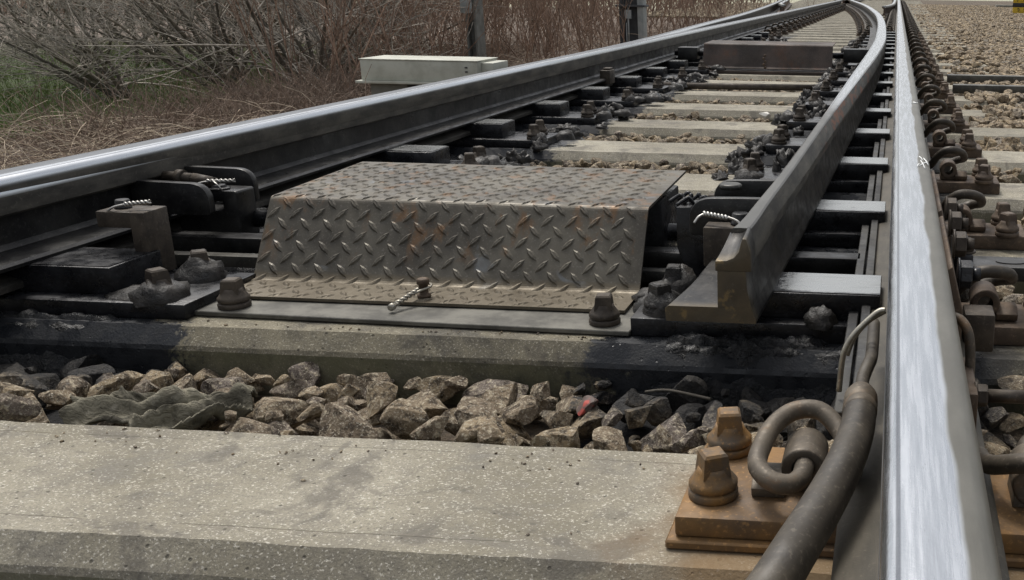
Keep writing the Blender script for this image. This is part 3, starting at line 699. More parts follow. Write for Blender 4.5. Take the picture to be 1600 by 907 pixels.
b = MB(); b.prism([(-1.135, 1.470), (-.392, 1.452), (-.375, 1.635), (-1.12, 1.640)], 'z', ZS+.0015, ZS+.0095); b.build('mounting_strip', M['strip_plate'], t, .0015, 1)
for x, y in ((-1.053, 1.500), (-.440, 1.490)):
    b = MB(); screw(b, x, y, ZS+.0095, .98, .15); b.build('coach_screw', M['dark_bolt'], t)
b = MB(); b.lathe([(.011, 0), (.011, .004), (.0075, .005), (.0075, .022), (.010, .0225), (.010, .030), (.006, .032)], (-.764, 1.562, -.1865), 14); lb = b.build('locking_bolt', M['plate_brown'], t)
b = MB(); b.tube(smooth_path([(-.772, 1.572, -.170), (-.758, 1.575, -.168), (-.752, 1.562, -.169), (-.762, 1.549, -.172), (-.774, 1.540, -.177)]), .0021, 7)
twist(b, (-.768, 1.552, -.172), (-.786, 1.507, -.184), .0023, 3); b.lathe([(.002, -.005), (.006, -.004), (.006, .004), (.002, .005)], (-.789, 1.500, -.186), 10, axis='y')
b.tube([(-.776, 1.524, -.180), (-.79, 1.520, -.184), (-.80, 1.512, -.190)], .0016, 6)
b.build('twisted_wire', M['wire_dull'], lb)

# lock gear and an added filler box under the cover
t = thing('drive_rod', 'black drive rods crossing the track beneath the tread plate cover', 'rod', (-.8, 1.86, -.2))
b = MB(); b.box(-1.42, -.05, 1.80, 1.845, -.190, -.160); b.build('lock_bar', M['black_side'], t, .003)
b = MB(); b.box(-1.42, -.05, 1.735, 1.760, -.200, -.178); b.build('detector_bar', M['strap'], t, .002)
b = MB(); b.tube([(-1.30, 1.92, -.15), (-.25, 1.92, -.15)], .017, 12); b.build('drive_bar', M['black'], t)

b = MB(); b.box(-1.06, -.47, 1.725, 2.03, -.2, -.068); b.box(-1.10, -.43, 1.86, 2.02, -.24, -.075); b.build('cavity_fill_box', M['black'], t, .004)  # black box added to make the open cavity under the cover dark
def arcpoly(pts, rmap, k=6):
    """closed polygon with rounded corners: rmap[i] radius"""
    out = []; n = len(pts)
    for i in range(n):
        r_ = rmap.get(i, 0); p = Vector(pts[i])
        if not r_: out.append(tuple(p)); continue
        a = Vector(pts[i-1]); c = Vector(pts[(i+1) % n]); d1 = (a-p).normalized(); d2 = (c-p).normalized()
        for j in range(k+1):
            t_ = j/k; q0 = p+d1*r_; q1 = p+d2*r_; out.append(tuple((1-t_)**2*q0+2*t_*(1-t_)*p+t_*t_*q1))
    return out
# left blade lock
t = thing('blade_lock', 'black clamp lock with rounded cheek plates on the closed left blade', 'blade lock', (-1.35, 1.85, -.1))
def cheek(x_web, x_end, y, z0, z1, zl, parent, th=.016, rad=.035):
    lo = min(x_web, x_end); s_ = 1 if x_end > x_web else -1
    pts = [(x_web, z0), (x_end, z0), (x_end, z1), (x_web+s_*.05, z1+.002), (x_web, zl)]
    b = MB(); b.prism(arcpoly(pts, {1: .008, 2: rad, 3: .01}), 'y', y, y+th)
    return b
b = cheek(-1.450, -1.296, 1.818, -.122, -.062, -.058, t, .016, .035); b.prism([(-1.325, -.0925), (-1.319, -.0925), (-1.319, -.0865), (-1.325, -.0865)], 'y', 1.8172, 1.8179, 1)
b.build('cheek_plate', [M['black_side'], M['blackpaint']], t, .002)
b = cheek(-1.450, -1.292, 1.955, -.125, -.056, -.054, t, .016, .035); b.build('cheek_plate', M['black_side'], t, .0025)
b = MB(); b.prism(arcpoly([(-1.335, -.084), (-1.335, -.104), (-1.304, -.104), (-1.304, -.124), (-1.40, -.124), (-1.40, -.235), (-1.322, -.235), (-1.272, -.178), (-1.272, -.084)], {8: .006}), 'y', 1.868, 1.925)
b.build('lock_body', M['black_side'], t, .0025)
b = MB(); b.tube([(-1.44, 1.895, -.062), (-1.37, 1.895, -.066)], .0095, 12); b.tube([(-1.408, 1.895, -.064), (-1.395, 1.895, -.065)], .015, 14); b.tube([(-1.372, 1.893, -.066), (-1.325, 1.885, -.072)], .012, 6); b.build('lock_pin', M['dark_bolt'], t, 0)
b = MB(); b.lathe([(.022, 0), (.022, .003), (.015, .004), (.013, .009)], (-1.318, 1.885, -.084), 6); b.build('hex_nut', M['black_side'], t, .001)
b = MB(); b.tube(smooth_path([(-1.362, 1.862, -.082), (-1.345, 1.862, -.070), (-1.328, 1.868, -.066)]), .0017, 7); twist(b, (-1.330, 1.868, -.065), (-1.283, 1.885, -.066), .0019, 3.2)
b.tube([(-1.318, 1.868, -.064), (-1.305, 1.866, -.074), (-1.300, 1.866, -.083)], .0016, 6); b.build('twisted_wire', M['galv'], t)
b = MB(); b.box(-1.338, -1.277, 1.588, 1.645, -.094, -.066); b.box(-1.2768, -1.250, 1.585, 1.645, -.178, -.0655)
cb = b.build('clamp_block', M['dark_bolt'], t, .0025)
b = MB(); b.lathe([(.0135, 0), (.0135, .003), (.0115, .004), (.0115, .013), (.0095, .015)], (-1.311, 1.620, -.066), 14); b.build('clamp_bolt', M['black_side'], cb)
b = MB(); b.tube(smooth_path([(-1.318, 1.592, -.066), (-1.307, 1.594, -.059), (-1.290, 1.600, -.055)]), .0019, 7); twist(b, (-1.292, 1.600, -.055), (-1.254, 1.612, -.052), .0021, 3.2); b.build('twisted_wire', M['galv'], cb)
# right blade lock
t = thing('blade_lock', 'black clamp lock with two cheek plates on the open right blade', 'blade lock', (-.3, 1.65, -.1))
b = cheek(-.196, -.338, 1.662, -.092, -.028, -.026, t, .016, .04); b.build('cheek_plate', M['black_side'], t, .0025)
b = cheek(-.190, -.322, 1.812, -.075, -.025, -.022, t, .016, .035); b.build('cheek_plate', M['black_side'], t, .0025)
b = MB(); b.prism(arcpoly([(-.368, -.052), (-.368, -.128), (-.345, -.175), (-.300, -.190), (-.285, -.19), (-.285, -.095), (-.325, -.095), (-.325, -.052)], {1: .012, 2: .02}), 'y', 1.700, 1.765); b.build('lock_body', M['black'], t, .003)
b = MB(); b.lathe([(.020, 0), (.020, .007), (.017, .009)], (-.283, 1.765, -.030), 16); b.build('lock_pin', M['strap'], t)
b = MB(); b.box(-.302, -.228, 1.596, 1.640, -.128, -.062); cb = b.build('clamp_block', M['dark_bolt'], t, .0025)
b = MB(); b.lathe([(.0165, 0), (.0165, .004), (.0145, .005), (.0145, .018), (.012, .020)], (-.245, 1.625, -.062), 16); b.build('clamp_bolt', M['black_side'], cb)
b = MB(); twist(b, (-.305, 1.618, -.044), (-.262, 1.604, -.047), .0024, 3.5); b.tube(smooth_path([(-.262, 1.604, -.046), (-.244, 1.598, -.052), (-.238, 1.592, -.066)]), .0023, 7); b.tube(smooth_path([(-.304, 1.618, -.045), (-.312, 1.612, -.049), (-.318, 1.606, -.058)]), .0023, 7); b.build('twisted_wire', M['galv'], cb)
b = MB()
for k in range(9):
    p = Vector((-.362+.05*rnd.random(), 1.705+.05*rnd.random(), -.050)); q = p+Vector((rnd.uniform(-.02, .02), rnd.uniform(-.01, .01), rnd.uniform(.0, .012))); b.tube(smooth_path([p, (p+q)/2+Vector((0, 0, .008)), q, q+Vector((-.012, -.006, -.008))], 3), .0034, 6)
b.build('greasy_wire', M['black'], t)

# ------------------------------------------------------------------ far cover with its rods
t = thing('cover_box', 'dark rusty sheet cover across the track in the distance', 'cover', (-.78, 6.4, ZS))
b = cover(-1.186, -.386, [(6.33, -.170), (6.36, -.170), (6.415, -.030), (6.72, -.026)], .005, 0, False); b.build('cover_panel', M['cover_far'], t)
MB().box(-1.186, -.386, 6.31, 6.50, ZS+.001, ZS+.020).build('mounting_strip', M['cover_far'], t, .002)
b = MB()
for k in range(5): b.lathe([(.002, -.004), (.009, -.003), (.009, .003), (.002, .004)], (-.80+.004*(-1)**k, 6.345-.002*k, -.165+.02*k*.9), 8, axis='y')
b.build('chain', M['plate_brown'], t)
t = thing('drive_rod', 'black rod and bracket ends either side of the far cover', 'rod', (-.78, 6.55, -.12))
b = MB(); b.tube([(-1.40, 6.56, -.10), (-.17, 6.56, -.10)], .018, 10); b.build('rod', M['black'], t)
b = MB(); b.box(-1.37, -1.245, 6.50, 6.60, -.135, -.062); b.build('rod_bracket', M['black_side'], t, .004)
b = MB(); b.box(-.325, -.17, 6.50, 6.60, -.135, -.055); b.build('rod_bracket', M['black_side'], t, .004)
t = thing('cross_pipe', 'dark brown pipe lying across the sleepers before the far cover', 'pipe', (-.8, 5.27, -.185))
b = MB(); b.tube([(-1.21, 5.25, -.183), (-.38, 5.31, -.183)], .0165, 12); b.build('pipe', M['dark_bolt'], t)
b = MB(); b.tube([(-1.235, 5.248, -.183), (-1.20, 5.251, -.183)], .026, 12); b.build('collar', M['black'], t)
b = MB(); b.box(-1.415, -1.365, 3.90+1.0, 4.99, -.15, -.085); b.box(-1.405, -1.37, 4.92, 4.98, -.085, -.075)
tag(b.build('detector_block', M['dark_bolt'], None, .003), 'small dark block with bent wire at the left blade foot, before the far cover', 'block')

# ------------------------------------------------------------------ gear outside the right rail
t = thing('side_bracket', 'dark insulated plate bolted to the outer side of the right rail near the cover', 'bracket', (.08, 1.6, -.1))
b = MB(); b.prism([(.0745, -.040), (.084, -.034), (.100, -.095), (.100, -.140), (.0745, -.140)], 'y', 1.30, 1.62); b.build('side_plate', M['plate_brown'], t, .003)
b = MB(); b.prism([(.0745, -.040), (.084, -.034), (.100, -.095), (.100, -.140), (.0745, -.140)], 'y', 1.66, 2.05); b.build('side_plate', M['plate_brown'], t, .003)
def hexbolt(b, c, axis, r_, h, sr=.5, sl_=.012):
    b.lathe([(r_*1.15, 0), (r_*1.15, .003)], c, 14, axis=axis); c2 = list(c); i = {'x': 0, 'y': 1, 'z': 2}[axis]; c2[i] += .003
    b.lathe([(r_*.96, 0), (r_, .002), (r_, h-.002), (r_*.9, h)], c2, 6, axis=axis, smooth=False, rot=.3); c2[i] += h; b.lathe([(r_*sr, 0), (r_*sr, sl_)], c2, 12, axis=axis)
for (y, z, mt) in ((1.44, -.082, 'black'), (1.58, -.072, 'dark_bolt'), (1.72, -.070, 'dark_bolt'), (1.86, -.074, 'dark_bolt')):
    b = MB(); hexbolt(b, (.100, y, z), 'x', .020, .018); b.build('hex_bolt', M[mt], t)
t = thing('point_machine_link', 'black greasy link plate with an oval hole running out from the right rail', 'link plate', (.3, 1.76, -.15))
hole = [(.205+.030*math.cos(a), 1.765+.011*math.sin(a)) for a in [2*math.pi*i/20 for i in range(20)]]
outer = [(.125, 1.70), (.150, 1.73), (.90, 1.73), (.90, 1.80), (.14, 1.80), (.125, 1.82)]
b = MB(); b.box(.13, .90, 1.725, 1.80, -.172, -.146); b.build('link_bar', M['black_side'], t, .003)
b = MB(); b.lathe([(.016, 0), (.016, .002)], (.215, 1.762, -.1462), 18); b.v = [(.215+(x-.215)*1.7, y, z) for x, y, z in b.v]; b.build('slot', M['blackpaint'], t)
b = MB(); b.box(.112, .142, 1.68, 1.83, -.175, -.115); b.build('link_lug', M['black'], t, .003)
b = MB(); hexbolt(b, (.130, 1.70, -.115), 'z', .015, .014, .55, .008); b.build('hex_bolt', M['dark_bolt'], t)
b = MB(); b.box(.108, .150, 1.36, 1.41, ZS+.032, -.118)
tag(b.build('stop_block', M['dark_bolt'], None, .003), 'small grey steel block standing beside the right rail foot, before the black nut', 'block')
for y, lab in ((5.42, 'nearer of two thin dark bars half buried in ballast at the right'), (6.05, 'farther of two thin dark bars half buried in ballast at the right')):
    b = MB(); b.prism([(y-.03, -.205), (y-.03, -.160), (y+.03, -.160), (y+.03, -.205)], 'x', .30, 2.6); tag(b.build('buried_bar', M['strap'], None, .004), lab, 'bar', 'dark bars in the right ballast')
# small hook clamp with bolt by the front right rail
t = thing('foot_clamp', 'brown hook clamp with protruding bolt on the right rail, in the lower right corner', 'clamp', (.1, 1.1, -.15))
b = MB(); b.tube(smooth_path([(.074, 1.17, -.062), (.086, 1.165, -.062), (.096, 1.155, -.074), (.100, 1.15, -.100), (.101, 1.15, -.150)]), .0062, 8); b.build('hook', M['clip'], t)
b = MB(); hexbolt(b, (.102, 1.09, -.128), 'x', .013, .012, .6, .045); b.build('clamp_bolt', M['dark_bolt'], t)
b = MB(); b.box(.09, .104, 1.06, 1.18, -.165, -.115); b.build('clamp_foot', M['plate_brown'], t, .002)

# ------------------------------------------------------------------ cable, ferrule and heater strips
t = thing('rubber_cable', 'thick dusty rubber cable curving over the base plate to the right rail', 'cable', (-.05, .9, -.15))
path = smooth_path([(-.150, .560, -.178), (-.120, .640, -.168), (-.088, .700, -.148), (-.066, .762, -.134), (-.048, .825, -.126), (-.034, .885, -.118), (-.026, .945, -.112), (-.0245, 1.00, -.111)], 6)
b = MB(); b.tube(path, [.0205-.0035*(i/(len(path)-1))**2 for i in range(len(path))], 20); b.build('cable_sheath', M['rubber'], t)
b = MB(); b.lathe([(.0165, -.004), (.0185, 0), (.0185, .012), (.0175, .014), (.0175, .018), (.0185, .020), (.0182, .040), (.0150, .052), (.0110, .062)], (-.0248, .985, -.111), 20, axis='y'); b.build('ferrule', M['clip'], t)
b = MB(); b.tube(smooth_path([(-.0250, 1.035, -.111), (-.0245, 1.07, -.107), (-.019, 1.10, -.100), (-.016, 1.13, -.099), (-.016, 1.25, -.100)]), .0078, 10); b.build('cable_tail', M['rubber'], t)
t = thing('heater_strip', 'pair of flat dark heater strips lying along the foot of the right rail', 'strip', (-.03, 2, -.16))
for x0, x1, z0, z1, ya, yb in ((-.058, -.0425, -.170, -.160, 1.10, 8), (-.0385, -.024, -.1555, -.149, 1.04, 9)):
    MB().box(x0, x1, ya, yb, z0, z1).build('strip', M['heater'], t, .0015, 1)
b = MB(); b.tube(smooth_path([(-.002, 1.150, -.050), (-.010, 1.150, -.052), (-.024, 1.146, -.064), (-.040, 1.142, -.082), (-.050, 1.140, -.105), (-.054, 1.138, -.150)]), .0036, 8)
b.tube(smooth_path([(-.002, 1.163, -.055), (-.022, 1.160, -.068), (-.038, 1.157, -.088), (-.046, 1.155, -.110)]), .0032, 8)
tag(b.build('wire_loop', M['wire_dull']), 'bent pale wire hook holding the cable strips against the right rail', 'wire')

# ------------------------------------------------------------------ cabinet, masts, marker
t = thing('cable_cabinet', 'long cream metal cabinet on a footing beyond the left rail', 'cabinet', (-2.8, 6.1, -.4))
MB().box(-3.190, -2.470, 6.00, 6.32, -.262, -.140).build('cabinet_lid', M['cream'], t, .004)
b = MB(); b.prism([(-3.195, -.140), (-2.465, -.140), (-2.465, -.134), (-3.195, -.134)], 'y', 5.995, 6.325); b.build('top_sheet', M['cream'], t, .002)
MB().box(-3.215, -2.465, 5.97, 6.35, -.277, -.2622).build('flange', M['cream'], t, .002)
MB().box(-2.4698, -2.395, 6.06, 6.30, -.255, -.150).build('end_box', M['cream'], t, .003)
b = MB(); b.box(-3.15, -2.92, 6.02, 6.3, -.95, -.2772); b.build('footing', M['footing'], t, .004)
b = MB(); b.box(-2.86, -2.50, 6.03, 6.3, -.95, -.2772); b.build('footing', M['pole_dark'], t, .004)
b = MB()
for z in (-.175, -.200): b.box(-2.545, -2.530, 5.994, 5.9995, z-.004, z+.004)
b.build('latch', M['blackpaint'], t)
def mast(x, y, w_, name, label, light, dark, plate):
    t = thing(name, label, 'mast', (x, y, -.8))
    b = MB(); h = 7.
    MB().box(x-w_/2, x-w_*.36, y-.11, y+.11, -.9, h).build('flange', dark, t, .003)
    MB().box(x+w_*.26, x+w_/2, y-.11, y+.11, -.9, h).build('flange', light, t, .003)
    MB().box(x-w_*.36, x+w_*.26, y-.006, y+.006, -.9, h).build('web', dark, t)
    return t
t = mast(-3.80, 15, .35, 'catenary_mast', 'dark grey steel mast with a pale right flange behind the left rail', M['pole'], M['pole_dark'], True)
b = MB(); b.box(-4.02, -3.60, 14.86, 15.14, .00, .03); b.build('band_plate', M['pole_dark'], t, .004)
b = MB(); b.tube([(-3.845, 14.90, .0), (-3.845, 14.90, -.5)], .012, 8); b.tube([(-3.875, 14.90, -.22), (-3.875, 14.90, -.8)], .007, 6); b.box(-3.89, -3.80, 14.87, 14.93, -.16, -.04); b.build('earth_rod', M['pole'], t)
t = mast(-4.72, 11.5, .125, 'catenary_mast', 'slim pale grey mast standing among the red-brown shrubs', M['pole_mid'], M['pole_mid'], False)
b = MB(); b.box(-4.81, -4.69, 11.34, 11.38, -.02, .16); b.build('clamp_plate', M['pole'], t, .004)
t = thing('marker_board', 'yellow marker board with a black band standing in the right ballast', 'sign', (2.85, 25, -.2))
MB().box(2.68, 3.15, 25.0, 25.03, -.275, -.075).build('lower_panel', M['yellow'], t, .003)
MB().box(2.68, 3.15, 25.0, 25.03, .020, .35).build('upper_panel', M['yellow'], t, .003)
MB().box(2.675, 3.155, 24.995, 25.035, -.074, .019).build('black_band', M['blackpaint'], t, .003)
b = MB()
for x in (2.78, 2.93, 3.05): b.tube(smooth_path([(x, 24.998, -.12), (x+.03, 24.998, -.10), (x+.05, 24.998, -.14), (x+.02, 24.998, -.17)]), .008, 6); b.box(x-.004, x+.004, 24.994, 24.9995, .04, .12)
b.build('symbols', M['blackpaint'], t)
MB().box(2.86, 2.92, 25.04, 25.10, -.40, .4).build('post', M['pole_dark'], t, .003)
b = MB(); b.box(3.0, 7, 32.6, 33.1, -.30, -.14); tag(b.build('cable_trough', M['footing'], None, .01), 'pale concrete trough lid crossing the ballast at the top right', 'trough')

# ------------------------------------------------------------------ caked grease
def blob(b, c, rx, ry, rz, seed, n=14, m=8, amp=.25):
    vs = []
    for j in range(m+1):
        th = .5*math.pi*j/m
        for i in range(n):
            a = 2*math.pi*i/n; d = Vector((math.cos(a)*math.sin(th), math.sin(a)*math.sin(th), math.cos(th)))
            k = 1+amp*noise.noise(d*1.8+Vector((seed, seed*2.1, 0)))+amp*.6*noise.noise(d*5+Vector((seed*3, 0, seed)))
            vs.append((c[0]+rx*k*d.x, c[1]+ry*k*d.y, c[2]+rz*k*d.z))
    b.add(vs, [(j*n+i, (j+1)*n+i, (j+1)*n+(i+1) % n, j*n+(i+1) % n) for j in range(m) for i in range(n)], 0, True)
def sheet(b, x0, x1, y0, y1, fn, nx_, ny_):
    vs = [(x0+(x1-x0)*i/nx_, y0+(y1-y0)*j/ny_, fn(x0+(x1-x0)*i/nx_, y0+(y1-y0)*j/ny_)) for j in range(ny_+1) for i in range(nx_+1)]
    w_ = nx_+1; b.add(vs, [(j*w_+i, j*w_+i+1, (j+1)*w_+i+1, (j+1)*w_+i) for j in range(ny_) for i in range(nx_)], 0, True)
def fbm(x, y, s_, o=4):
    v = 0; a = 1
    for k in range(o): v += a*noise.noise(Vector((x*s_, y*s_, k*7.7))); s_ *= 2.1; a *= .5
    return v
b = MB()
def gl(x, y):   # right: spread over the second sleeper and down into the bed, below the blade and along the rail foot
    base = ZS+.004 if 1.43 < y < 1.69 else -.262
    if y < 1.424: base = ZS+.002-2.2*(1.424-y)
    e = .014*fbm(x, y, 14)+.008*abs(fbm(x, y, 40, 3))+(.016*max(0, fbm(x+3, y, 22, 3))**1.0 if x > -.33 else 0)
    edge = min(1, max(0, (x+.42)/.12)); return base+e*edge-(1-edge)*.03
sheet(b, -.43, -.040, 1.375, 2.02, gl, 110, 190)
def gl2(x, y):
    base = ZS+.004 if 1.43 < y < 1.69 else -.255
    if y < 1.424: base = ZS+.002-2.2*(1.424-y)
    e = .013*fbm(x, y, 16)+.005*fbm(x, y, 60, 2); edge = min(1, max(0, (-1.12-x)/.12)); return base+e*edge-(1-edge)*.03
sheet(b, -1.75, -1.10, 1.37, 2.0, gl2, 150, 150)
def gl3(x, y): return -.228+.022*fbm(x, y, 12)+.008*fbm(x, y, 50, 2)
sheet(b, -.12, -.039, 2.0, 12, lambda x, y: -.238+.026*fbm(x, y, 12)+.01*fbm(x, y, 50, 2), 20, 1200)
sheet(b, -.45, -.12, 2.28, 12, lambda x, y: -.240+.030*fbm(x, y, 11)+.01*fbm(x, y, 50, 2), 30, 700)
sheet(b, -1.75, -1.17, 1.95, 12, lambda x, y: -.240+.030*fbm(x, y, 11)+.01*fbm(x, y, 50, 2), 40, 700)
tag(b.build('caked_grease', M['grease']), 'black caked grease spread beside the switch blades', 'grease', None, 'stuff')
b = MB(); k = 0
for x, y, z, rx, rz in ((-1.163, 1.482, ZS+.026, .042, .036), (-1.173, 1.599, ZS+.026, .040, .040), (-1.21, 1.50, ZS+.024, .05, .016), (-.392, 1.60, ZS+.02, .03, .02), (-.345, 1.600, ZS+.024, .036, .050), (-.345, 1.496, ZS+.024, .036, .046), (-.375, 1.54, ZS+.02, .03, .025), (-.10, 1.47, -.175, .025, .028)):
    k += 1; blob(b, (x, y, z-.004), rx, rx, rz, k)
for n in range(3, 16):
    for sx in (-1, 1):
        xx = (-1.115 if sx < 0 else bladeX(sc_(n))-.21)
        for q in range(3): k += 1; blob(b, (xx+rnd.uniform(-.05, .05), sc_(n)+rnd.uniform(-.07, .07), ZS+.02), rnd.uniform(.025, .045), rnd.uniform(.025, .04), rnd.uniform(.02, .036), k, 9, 5)
for n in range(2, 16):
    for q in range(7): k += 1; blob(b, (bladeX(sc_(n))-.20+rnd.uniform(-.08 if n > 3 else -.12, .10), Y0+D*n+SW+rnd.uniform(-.26, .36), ZS-.004), rnd.uniform(.018, .04), rnd.uniform(.02, .04), rnd.uniform(.02, .045), k, 14, 8, .75)
    for q in range(6): k += 1; blob(b, (-1.18+rnd.uniform(-.10, .12), Y0+D*n+SW+rnd.uniform(-.22, .34), ZS-.004), rnd.uniform(.018, .04), rnd.uniform(.02, .04), rnd.uniform(.015, .035), k, 14, 8, .75)
tag(b.build('grease_crust', M['crust']), 'grey-brown crusts of dried grease around the chair screws', 'grease', None, 'stuff')

# ------------------------------------------------------------------ stones
def ico(sub):
    bm = bmesh.new(); bmesh.ops.create_icosphere(bm, subdivisions=sub, radius=1); V = np.array([v.co[:] for v in bm.verts]); F = np.array([[v.index for v in f.verts] for f in bm.faces]); bm.free(); return V, F
def rock(V, rg, ncut=11):
    V = V.copy(); sc = np.array([rg.uniform(.9, 1.35), rg.uniform(.75, 1.05), rg.uniform(.55, .85)])
    for i in range(ncut):
        n_ = rg.normal(size=3); n_ /= np.linalg.norm(n_); d = rg.uniform(.34, .70); q = V@n_-d; V -= np.outer(np.maximum(q, 0)*.97, n_)
    V += .018*np.array([noise.noise_vector(Vector(v*3+7)) for v in V]) if len(V) < 700 else 0
    return V*sc
rg = np.random.default_rng(5)
I3, F3 = ico(4)[0], ico(4)[1]; I2, F2 = ico(2); I1, F1 = ico(1)
hi = []
for k in range(16):
    V = rock(I3, rg, 15); V = V*1.12+.022*np.array([noise.noise_vector(Vector(v*3.2+k*3)) for v in V])
    o = fast_mesh('ballast_stone', V, F3, M['stone'], rnd_attr=np.full(len(V), rg.random())); me = o.data; bpy.data.objects.remove(o)
    me.polygons.foreach_set('use_smooth', np.full(len(F3), True)); me.set_sharp_from_angle(angle=R(15)); hi.append(me)
mid = [rock(I2, rg, 9) for k in range(24)]; low = [rock(I1, rg, 7) for k in range(24)]
class HF:
    def __init__(s, x0, x1, y0, y1, res, base): s.x0, s.y0, s.res = x0, y0, res; s.h = np.full((int((x1-x0)/res)+1, int((y1-y0)/res)+1), base, float)
    def drop(s, x, y, r_, zr, sink=.35):
        i0 = max(0, int((x-r_-s.x0)/s.res)); i1 = min(s.h.shape[0], int((x+r_-s.x0)/s.res)+2); j0 = max(0, int((y-r_-s.y0)/s.res)); j1 = min(s.h.shape[1], int((y+r_-s.y0)/s.res)+2)
        if i1 <= i0 or j1 <= j0: return None
        X, Y = np.meshgrid(s.x0+np.arange(i0, i1)*s.res-x, s.y0+np.arange(j0, j1)*s.res-y, indexing='ij'); q = 1-(X**2+Y**2)/r_**2; m = q > 0.02
        if not m.any(): return None
        e = zr*np.sqrt(np.maximum(q, 0)); sub = s.h[i0:i1, j0:j1]; z = (sub+e*.9)[m].max()-sink*zr
        sub[m] = np.maximum(sub[m], (z+e)[m]*1.0); return z
def rotm(rg):
    a, b_, c = rg.uniform(0, 6.28), rg.uniform(-.5, .5), rg.uniform(-.5, .5)
    return np.array(Matrix.Rotation(a, 3, 'Z')@Matrix.Rotation(b_, 3, 'X')@Matrix.Rotation(c, 3, 'Y')), (b_, c, a)
n_hi = 0
def put_hi(x, y, z, r_, lab, grp, mat=None, name='ballast_stone'):
    global n_hi
    o = bpy.data.objects.new(name, hi[int(rg.integers(len(hi)))]); COL.objects.link(o); o.location = (x, y, z); o.scale = (r_,)*3
    o.rotation_euler = (rg.uniform(-.5, .5), rg.uniform(-.5, .5), rg.uniform(0, 6.28)); n_hi += 1
    if mat:
        o.data = o.data.copy(); o.data.materials[0] = mat
    return tag(o, lab, 'stone', grp)
# bed between first and second sleeper
hf = HF(-1.6, .0, 1.06, 1.44, .004, -.290)
GA = 'ballast stones between the two front sleepers'
cand = []
for k in range(1300):
    x = rg.uniform(-1.56, -.045); y = rg.uniform(1.09, 1.395); r_ = rg.uniform(.026, .046) if k > 170 else rg.uniform(.032, .048)
    ceil = -.197-.050*max(0, (y-1.12)/.26)
    if k > 500 and rg.random() < .6: r_ *= .7
    hsave = hf.h.copy(); z = hf.drop(x, y, r_*.92, r_*.66)
    if z is None or z+r_*.5 > ceil: hf.h = hsave; continue
    cand.append((x, y, z, r_))
cand = [c for c in cand if not (-1.08 < c[0] < -.82 and 1.07 < c[1] < 1.21 and c[2] > -.262)]
cand.sort(key=lambda c: -c[2])
vis = cand[:170]; rest = cand[170:]
for k in range(500):
    x = rg.uniform(-1.56, -.045); y = rg.uniform(1.08, 1.40); r_ = rg.uniform(.012, .022)
    hsave = hf.h.copy(); z = hf.drop(x, y, r_*.9, r_*.6)
    if z is None or z+r_*.5 > -.205-.045*max(0, (y-1.12)/.26) or (-1.08 < x < -.82 and y < 1.21): hf.h = hsave; continue
    rest.append((x, y, z, r_))
for (x, y, z, r_) in vis:
    lab = 'greasy black ballast stone at the left of the front bed' if x < -1.08 else ('sooty dark ballast stone in the front bed under the open blade tip' if x > -.40 else 'angular brown ballast stone in the middle of the front bed')
    put_hi(x, y, z, r_, lab, GA+(' left' if x < -1.08 else ' right' if x > -.40 else ''))
put_hi(-.405, 1.262, -.245, .024, 'dark stone with a glowing red smear in the front bed', None, M['red_stone'], 'red_marked_stone')
put_hi(-.52, 4.18, ZS+.012, .030, 'bright white stone resting on a sleeper before the far cover', None, M['white_stone'], 'white_stone')
put_hi(2.12, 10.9, -.19, .05, 'white stone lying in the ballast at the far right', None, M['white_stone'], 'white_stone')
put_hi(-.935, .79, -.245, .030, 'brown stone poking up at the lower left corner', None, None)
low_items = []    # (x,y,z,r,level)
for c in rest: low_items.append((*c, 1))
# right of the rail, near rows: individuals
hf = HF(.08, 1.2, .9, 3.3, .006, -.30)
k = 0; cand = []
for q in range(2600):
    x = rg.uniform(.09, 1.1); y = rg.uniform(1.06, 3.3); r_ = rg.uniform(.018, .038)
    fy = (y-Y0) % D
    if fy < SW+.03 or fy > D-.035: continue
    if x < .30 and y > 1.42: ceil = -.235
    else: ceil = -.205+.02*rg.random()
    hs_ = hf.h.copy(); z = hf.drop(x, y, r_*.92, r_*.66)
    if z is None or z+r_*.5 > ceil: hf.h = hs_; continue
    cand.append((x, y, z, r_))
cand.sort(key=lambda c: -(c[2]-.05*c[1]-(.3 if c[0] > .16+.14*c[1] else 0)))
for c in cand[:110]: put_hi(*c, 'brown ballast stone in the nearest gaps outside the right rail', 'ballast stones outside the right rail', M['stone_pink'] if False else None)
for c in cand[110:]: low_items.append((*c, 1))
# inner bays
def bay(x0, x1, n, zc, cnt, rmax=.032, lev=1, bx=None):
    y0, y1 = Y0+D*n+SW+.045, Y0+D*(n+1)-.05
    for q in range(cnt):
        r_ = rg.uniform(.016, rmax); low_items.append((rg.uniform(x0, x1), rg.uniform(y0, y1), zc-rg.uniform(0, .03)-r_*.3, r_, lev))
for n in range(2, 9): bay(-1.35, -.30, n, -.218, 300)
for n in range(9, 26): bay(-1.35, -.30, n, -.222, 140, .03, 0)
for n in range(0, 22): bay(-1.95, -1.5, n, -.20, 60, .03, 0)
# mound just before the front sleeper
for q in range(60): low_items.append((rg.uniform(-1.1, 0), rg.uniform(.5, .76), -.275, rg.uniform(.02, .032), 1))
